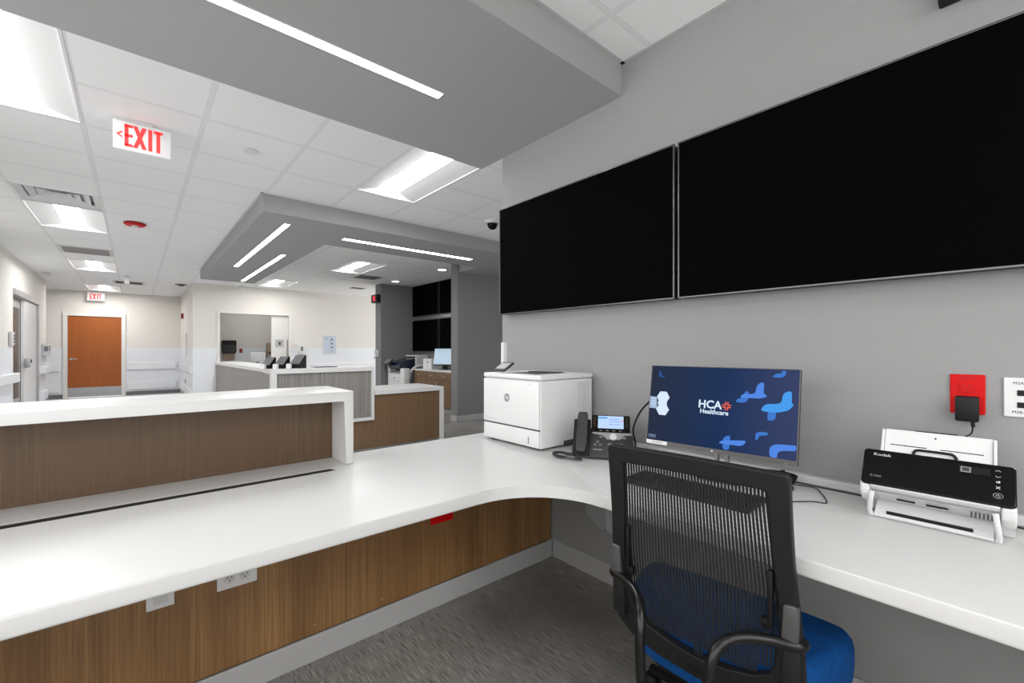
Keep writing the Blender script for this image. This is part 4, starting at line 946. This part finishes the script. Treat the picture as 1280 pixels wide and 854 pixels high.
# feed tray
m2 = T((0, .085, .165)) @ RX(rad(-32))
MB().box(-.114, .116, .0, .006, .0, .105, bev=.002, mtx=m2).build('feed_tray', 'white', r)
q = MB(); q.box(-.121, -.1145, -.008, .008, .0, .100, bev=.002, mtx=m2); q.box(.1165, .123, -.008, .008, .0, .100, bev=.002, mtx=m2); q.build('tray_side_guide', 'white', r)
q = MB(); q.box(-.100, -.018, -.0006, .0005, .052, .0545, mtx=m2); q.box(.012, .098, -.0006, .0005, .052, .0545, mtx=m2); q.cyl((.0, -.0003, .087), .0025, .001, 'y', n=12, mtx=m2); q.box(-.045, .045, .001, .005, .1052, .108, mtx=m2); q.build('tray_slots', 'black', r)
q = MB(); q.tube([(-.046, -.004, .028), (-.040, -.006, .040), (-.02, -.006, .042), (.02, -.006, .042), (.038, -.006, .040), (.046, -.004, .028)], .0038, n=8, smooth=4, mtx=m2); q.build('tray_handle', 'black', r, True)
# output tray
q = MB(); q.prism([(.012, .082), (.035, .075), (.072, .048), (.072, .044), (.03, .07)], -.132, .128, 'x'); q.build('exit_chute', 'white2', r)
q = MB(); q.box(-.075, -.035, .024, .027, .062, .067); q.box(-.012, .032, .024, .027, .062, .067); q.build('exit_roller', 'black', r)
q = MB(); [q.box(.075+.0075*i, .079+.0075*i, .018, .022, .058, .072) for i in range(6)]; q.build('vent_slots', 'gap', r)
q = MB(); pts = [(-.128, .006, .082), (-.132, .004, .05), (-.136, .018, .018), (-.130, .026, .0075), (-.115, .030, .0065), (.105, .030, .0065), (.122, .026, .0075), (.127, .018, .018), (.124, .004, .05), (.120, .006, .082)]
q.tube(pts, .0062, n=10, smooth=4)
q.quads([(-.125, .018, .012), (.117, .018, .012), (.117, .075, .042), (-.125, .075, .042), (-.125, .018, .008), (.117, .018, .008), (.117, .075, .038), (-.125, .075, .038)], [(0, 1, 2, 3), (4, 5, 6, 7), (0, 1, 5, 4), (2, 3, 7, 6), (1, 2, 6, 5), (0, 3, 7, 4)])
q.build('output_tray', 'white', r, True)
q = MB(); q.box(-.098, .080, .024, .031, .0135, .0235); q.build('tray_extension', 'black', r)
for x0 in (.085, -.125): MB().box(x0, x0+.04, .10, .145, 0, .0118, bev=.002).build('foot', 'white2', r)

# ------------------------------------------------------------------ chair
r = thing('office_chair', 'black mesh back office chair with blue fabric seat in front of the monitor', 'chair', (1.169, .586, 0), MA)
def fz(z):        # fore-aft curve of the back, metres forward
    pts = [(.34, .034), (.45, .018), (.58, .0), (.70, -.016), (.80, -.030), (.98, -.055)]
    for (a, fa), (c, fc) in zip(pts, pts[1:]):
        if z <= c: return fa+(fc-fa)*(z-a)/(c-a)
    return pts[-1][1]
def cr(P, n=5, closed=True):
    out = []; L = len(P)
    for i in range(L):
        p0, p1, p2, p3 = [Vector(P[(i+k) % L]) for k in (-1, 0, 1, 2)]
        for k in range(n):
            u = k/n; v = .5*((2*p1)+(p2-p0)*u+(2*p0-5*p1+4*p2-p3)*u*u+(3*p1-p0-3*p2+p3)*u**3); out.append((v.x, v.y))
    return out
half_o = [(.0, .982), (.12, .981), (.226, .9795), (.2345, .976), (.2375, .966), (.238, .86), (.240, .76), (.246, .66), (.254, .55), (.255, .47), (.244, .425), (.20, .385), (.12, .358), (.0, .346)]
half_i = [(.0, .934), (.10, .933), (.175, .932), (.186, .929), (.190, .918), (.193, .84), (.197, .76), (.204, .66), (.202, .56), (.190, .49), (.178, .462), (.145, .440), (.08, .420), (.0, .410)]
def ring(mb, ho, hi, d0, d1, off=0.0):
    O = ho+[(-x, z) for x, z in ho[-2:0:-1]]; I = hi+[(-x, z) for x, z in hi[-2:0:-1]]
    V = []; n = len(O)
    for (P, sh) in ((O, 0), (I, 0)):
        for dd in (d0, d1):
            V += [(x, fz(z)+dd, z) for x, z in P]
    Fs = []
    for i in range(n):
        j = (i+1) % n
        Fs += [(i, j, 2*n+j, 2*n+i), (n+i, n+j, 3*n+j, 3*n+i), (i, j, n+j, n+i), (2*n+i, 2*n+j, 3*n+j, 3*n+i)]
    mb.quads(V, Fs)
q = MB(); ring(q, half_o, half_i, -.016, .012)
o = q.build('back_frame', 'frameblk', r); bv = o.modifiers.new('bevel', 'BEVEL'); bv.width = .005; bv.segments = 3; bv.limit_method = 'ANGLE'; bv.angle_limit = rad(40)
# mesh: vertical strands on a fine cross weave
q = MB(); ns = 45
def half_inner(z):
    best = .19
    P = half_i
    for (x1, z1), (x2, z2) in zip(P[2:], P[3:]):
        if z2 <= z <= z1: return x1+(x2-x1)*(z1-z)/max(z1-z2, 1e-6)
    return .19 if z > .9 else 0
zs = [.404+(.94-.404)*i/16 for i in range(17)]
for k in range(ns):
    u = -1+2*(k+.5)/ns; wd = .0058
    seg = []
    for z in zs:
        hw = .190+.014*max(0, 1-abs(z-.66)/.25); x = u*hw
        if z < .46 and abs(x) > max(half_inner(z), .0)+.012: continue
        seg.append((x, z))
    V = []; Fs = []
    for (x, z) in seg:
        y = fz(z)-.002
        V += [(x-wd/2, y, z), (x+wd/2, y, z), (x+wd/2, y+.0012, z), (x-wd/2, y+.0012, z)]
    for i in range(len(seg)-1):
        a = 4*i; c = 4*i+4
        Fs += [(a, a+1, c+1, c), (a+1, a+2, c+2, c+1), (a+2, a+3, c+3, c+2), (a+3, a, c, c+3)]
    if Fs: q.quads(V, Fs)
nz = 44
for i in range(nz):
    z = .415+(.936-.415)*i/(nz-1); hw = .196 if z > .5 else .196*min(1, (z-.38)/.10)
    y = fz(z)-.0005
    q.box(-hw, hw, y, y+.0005, z-.0003, z+.0003)
q.build('mesh_back', 'meshfab', r)
# side brackets, lower covers, adjusters
for s in (-1, 1):
    y0 = fz(.61)-.030
    q = MB(); q.prism([(s*.212, .582), (s*.248, .582), (s*.248, .662), (s*.240, .668), (s*.217, .664)], -.034, -.012, 'y', bev=.004, mtx=T((0, 0, 0))); q.build('upright_bracket', 'bracket', r, True, label='satin grey bracket')
    q = MB(); q.prism([(s*.208, .445), (s*.249, .455), (s*.250, .555), (s*.212, .560)], -.018, .006, 'y', bev=.005); q.build('lower_cover', 'frameblk', r, True)
    q = MB(); q.box(s*.190-.006, s*.190+.006, -.036, -.016, .60, .735, bev=.003); q.box(s*.182-.012, s*.182+.010, -.034, -.014, .592, .615, bev=.003); q.build('lumbar_slider', 'black', r, True)
    q = MB(); q.tube([(s*.252, .005, .570), (s*.243, -.020, .572), (s*.195, -.040, .574), (s*.140, -.074, .572), (s*.108, -.110, .560), (s*.094, -.134, .530), (s*.088, -.148, .48), (s*.082, -.152, .40), (s*.075, -.14, .31), (s*.070, -.09, .245), (s*.066, .02, .235), (s*.06, .14, .235)], .0135, n=16, smooth=6); q.build('support_tube', 'tube', r, True)
q = MB(); q.box(-.030, .030, fz(.376)-.0175, fz(.376)-.0155, .364, .386, bev=.001); q.build('frame_slot', 'black', r)
# seat
q = MB(); t_ = bmesh.new()
sp = [(-.20, .075), (-.10, .058), (.0, .052), (.10, .058), (.20, .075), (.262, .115), (.290, .19), (.308, .27), (.312, .325), (.300, .352), (.27, .362), (.10, .372), (.0, .374), (-.10, .372), (-.27, .362), (-.300, .352), (-.312, .325), (-.308, .27), (-.290, .19), (-.262, .115)]
sp = cr(sp, 4)
def lay(sc, z, dz=0): return [((x)*sc, .215+(y-.215)*sc, z) for x, y in sp]
layers = [(.80, .275), (.90, .285), (.965, .315), (.99, .35), (1.0, .39), (1.0, .425), (.985, .447), (.95, .462), (.89, .469), (.6, .466), (.3, .462)]
V = []; Fs = []; n = len(sp)
for sc, z in layers: V += lay(sc, z, 1)
for i in range(len(layers)-1):
    for k in range(n): Fs.append((i*n+k, i*n+(k+1) % n, (i+1)*n+(k+1) % n, (i+1)*n+k))
Fs.append(tuple(range(n))); Fs.append(tuple((len(layers)-1)*n+k for k in range(n)))
q.quads(V, Fs); o = q.build('seat', 'blue', r, True)
q = MB(); q.prism([(x*.76, .215+(y-.215)*.76) for x, y in sp], .255, .2745, 'z'); q.build('seat_pan', 'black', r)
MB().box(-.10, .10, .13, .32, .21, .2545, bev=.01).build('mechanism', 'black', r)
q = MB(); q.cyl((0, .22, .165), .028, .10); q.cyl((0, .22, .11), .035, .08); q.build('gas_lift', 'black', r, True)
for k in range(5):
    a = 2*PI*k/5+.3; q = MB(); c_, s_ = math.cos(a), math.sin(a)
    q.tube([(.03*c_, .22+.03*s_, .115), (.17*c_, .22+.17*s_, .105), (.30*c_, .22+.30*s_, .075)], .018, n=10, smooth=3); L = q.build('base_leg', 'black', r, True)
    q = MB(); q.cyl((.30*c_, .22+.30*s_, .03), .03, .045, 'x', n=20, bev=.004); q.cyl((.30*c_, .22+.30*s_, .065), .008, .03); q.build('caster', 'black', L, True)

# ------------------------------------------------------------------ camera
cam = bpy.data.cameras.new('camera'); co = bpy.data.objects.new('camera', cam); COL.objects.link(co)
cam.sensor_width = 36; cam.sensor_fit = 'HORIZONTAL'; cam.lens = 547.6/1280*36; cam.shift_y = 9/1280; cam.clip_start = .02; cam.clip_end = 60
co.location = (0, 0, 1.267); co.rotation_euler = (PI/2, 0, rad(49.36-90))
sc = bpy.context.scene; sc.camera = co

# ------------------------------------------------------------------ world and colour
w = bpy.data.worlds.new('world'); sc.world = w; w.use_nodes = True
bg = w.node_tree.nodes['Background']; bg.inputs[0].default_value = (1, 1, 1, 1); bg.inputs[1].default_value = 2.6
sc.view_settings.view_transform = 'Standard'; sc.view_settings.look = 'None'; sc.view_settings.gamma = 1; sc.view_settings.exposure = .3
sc.view_settings.use_curve_mapping = False
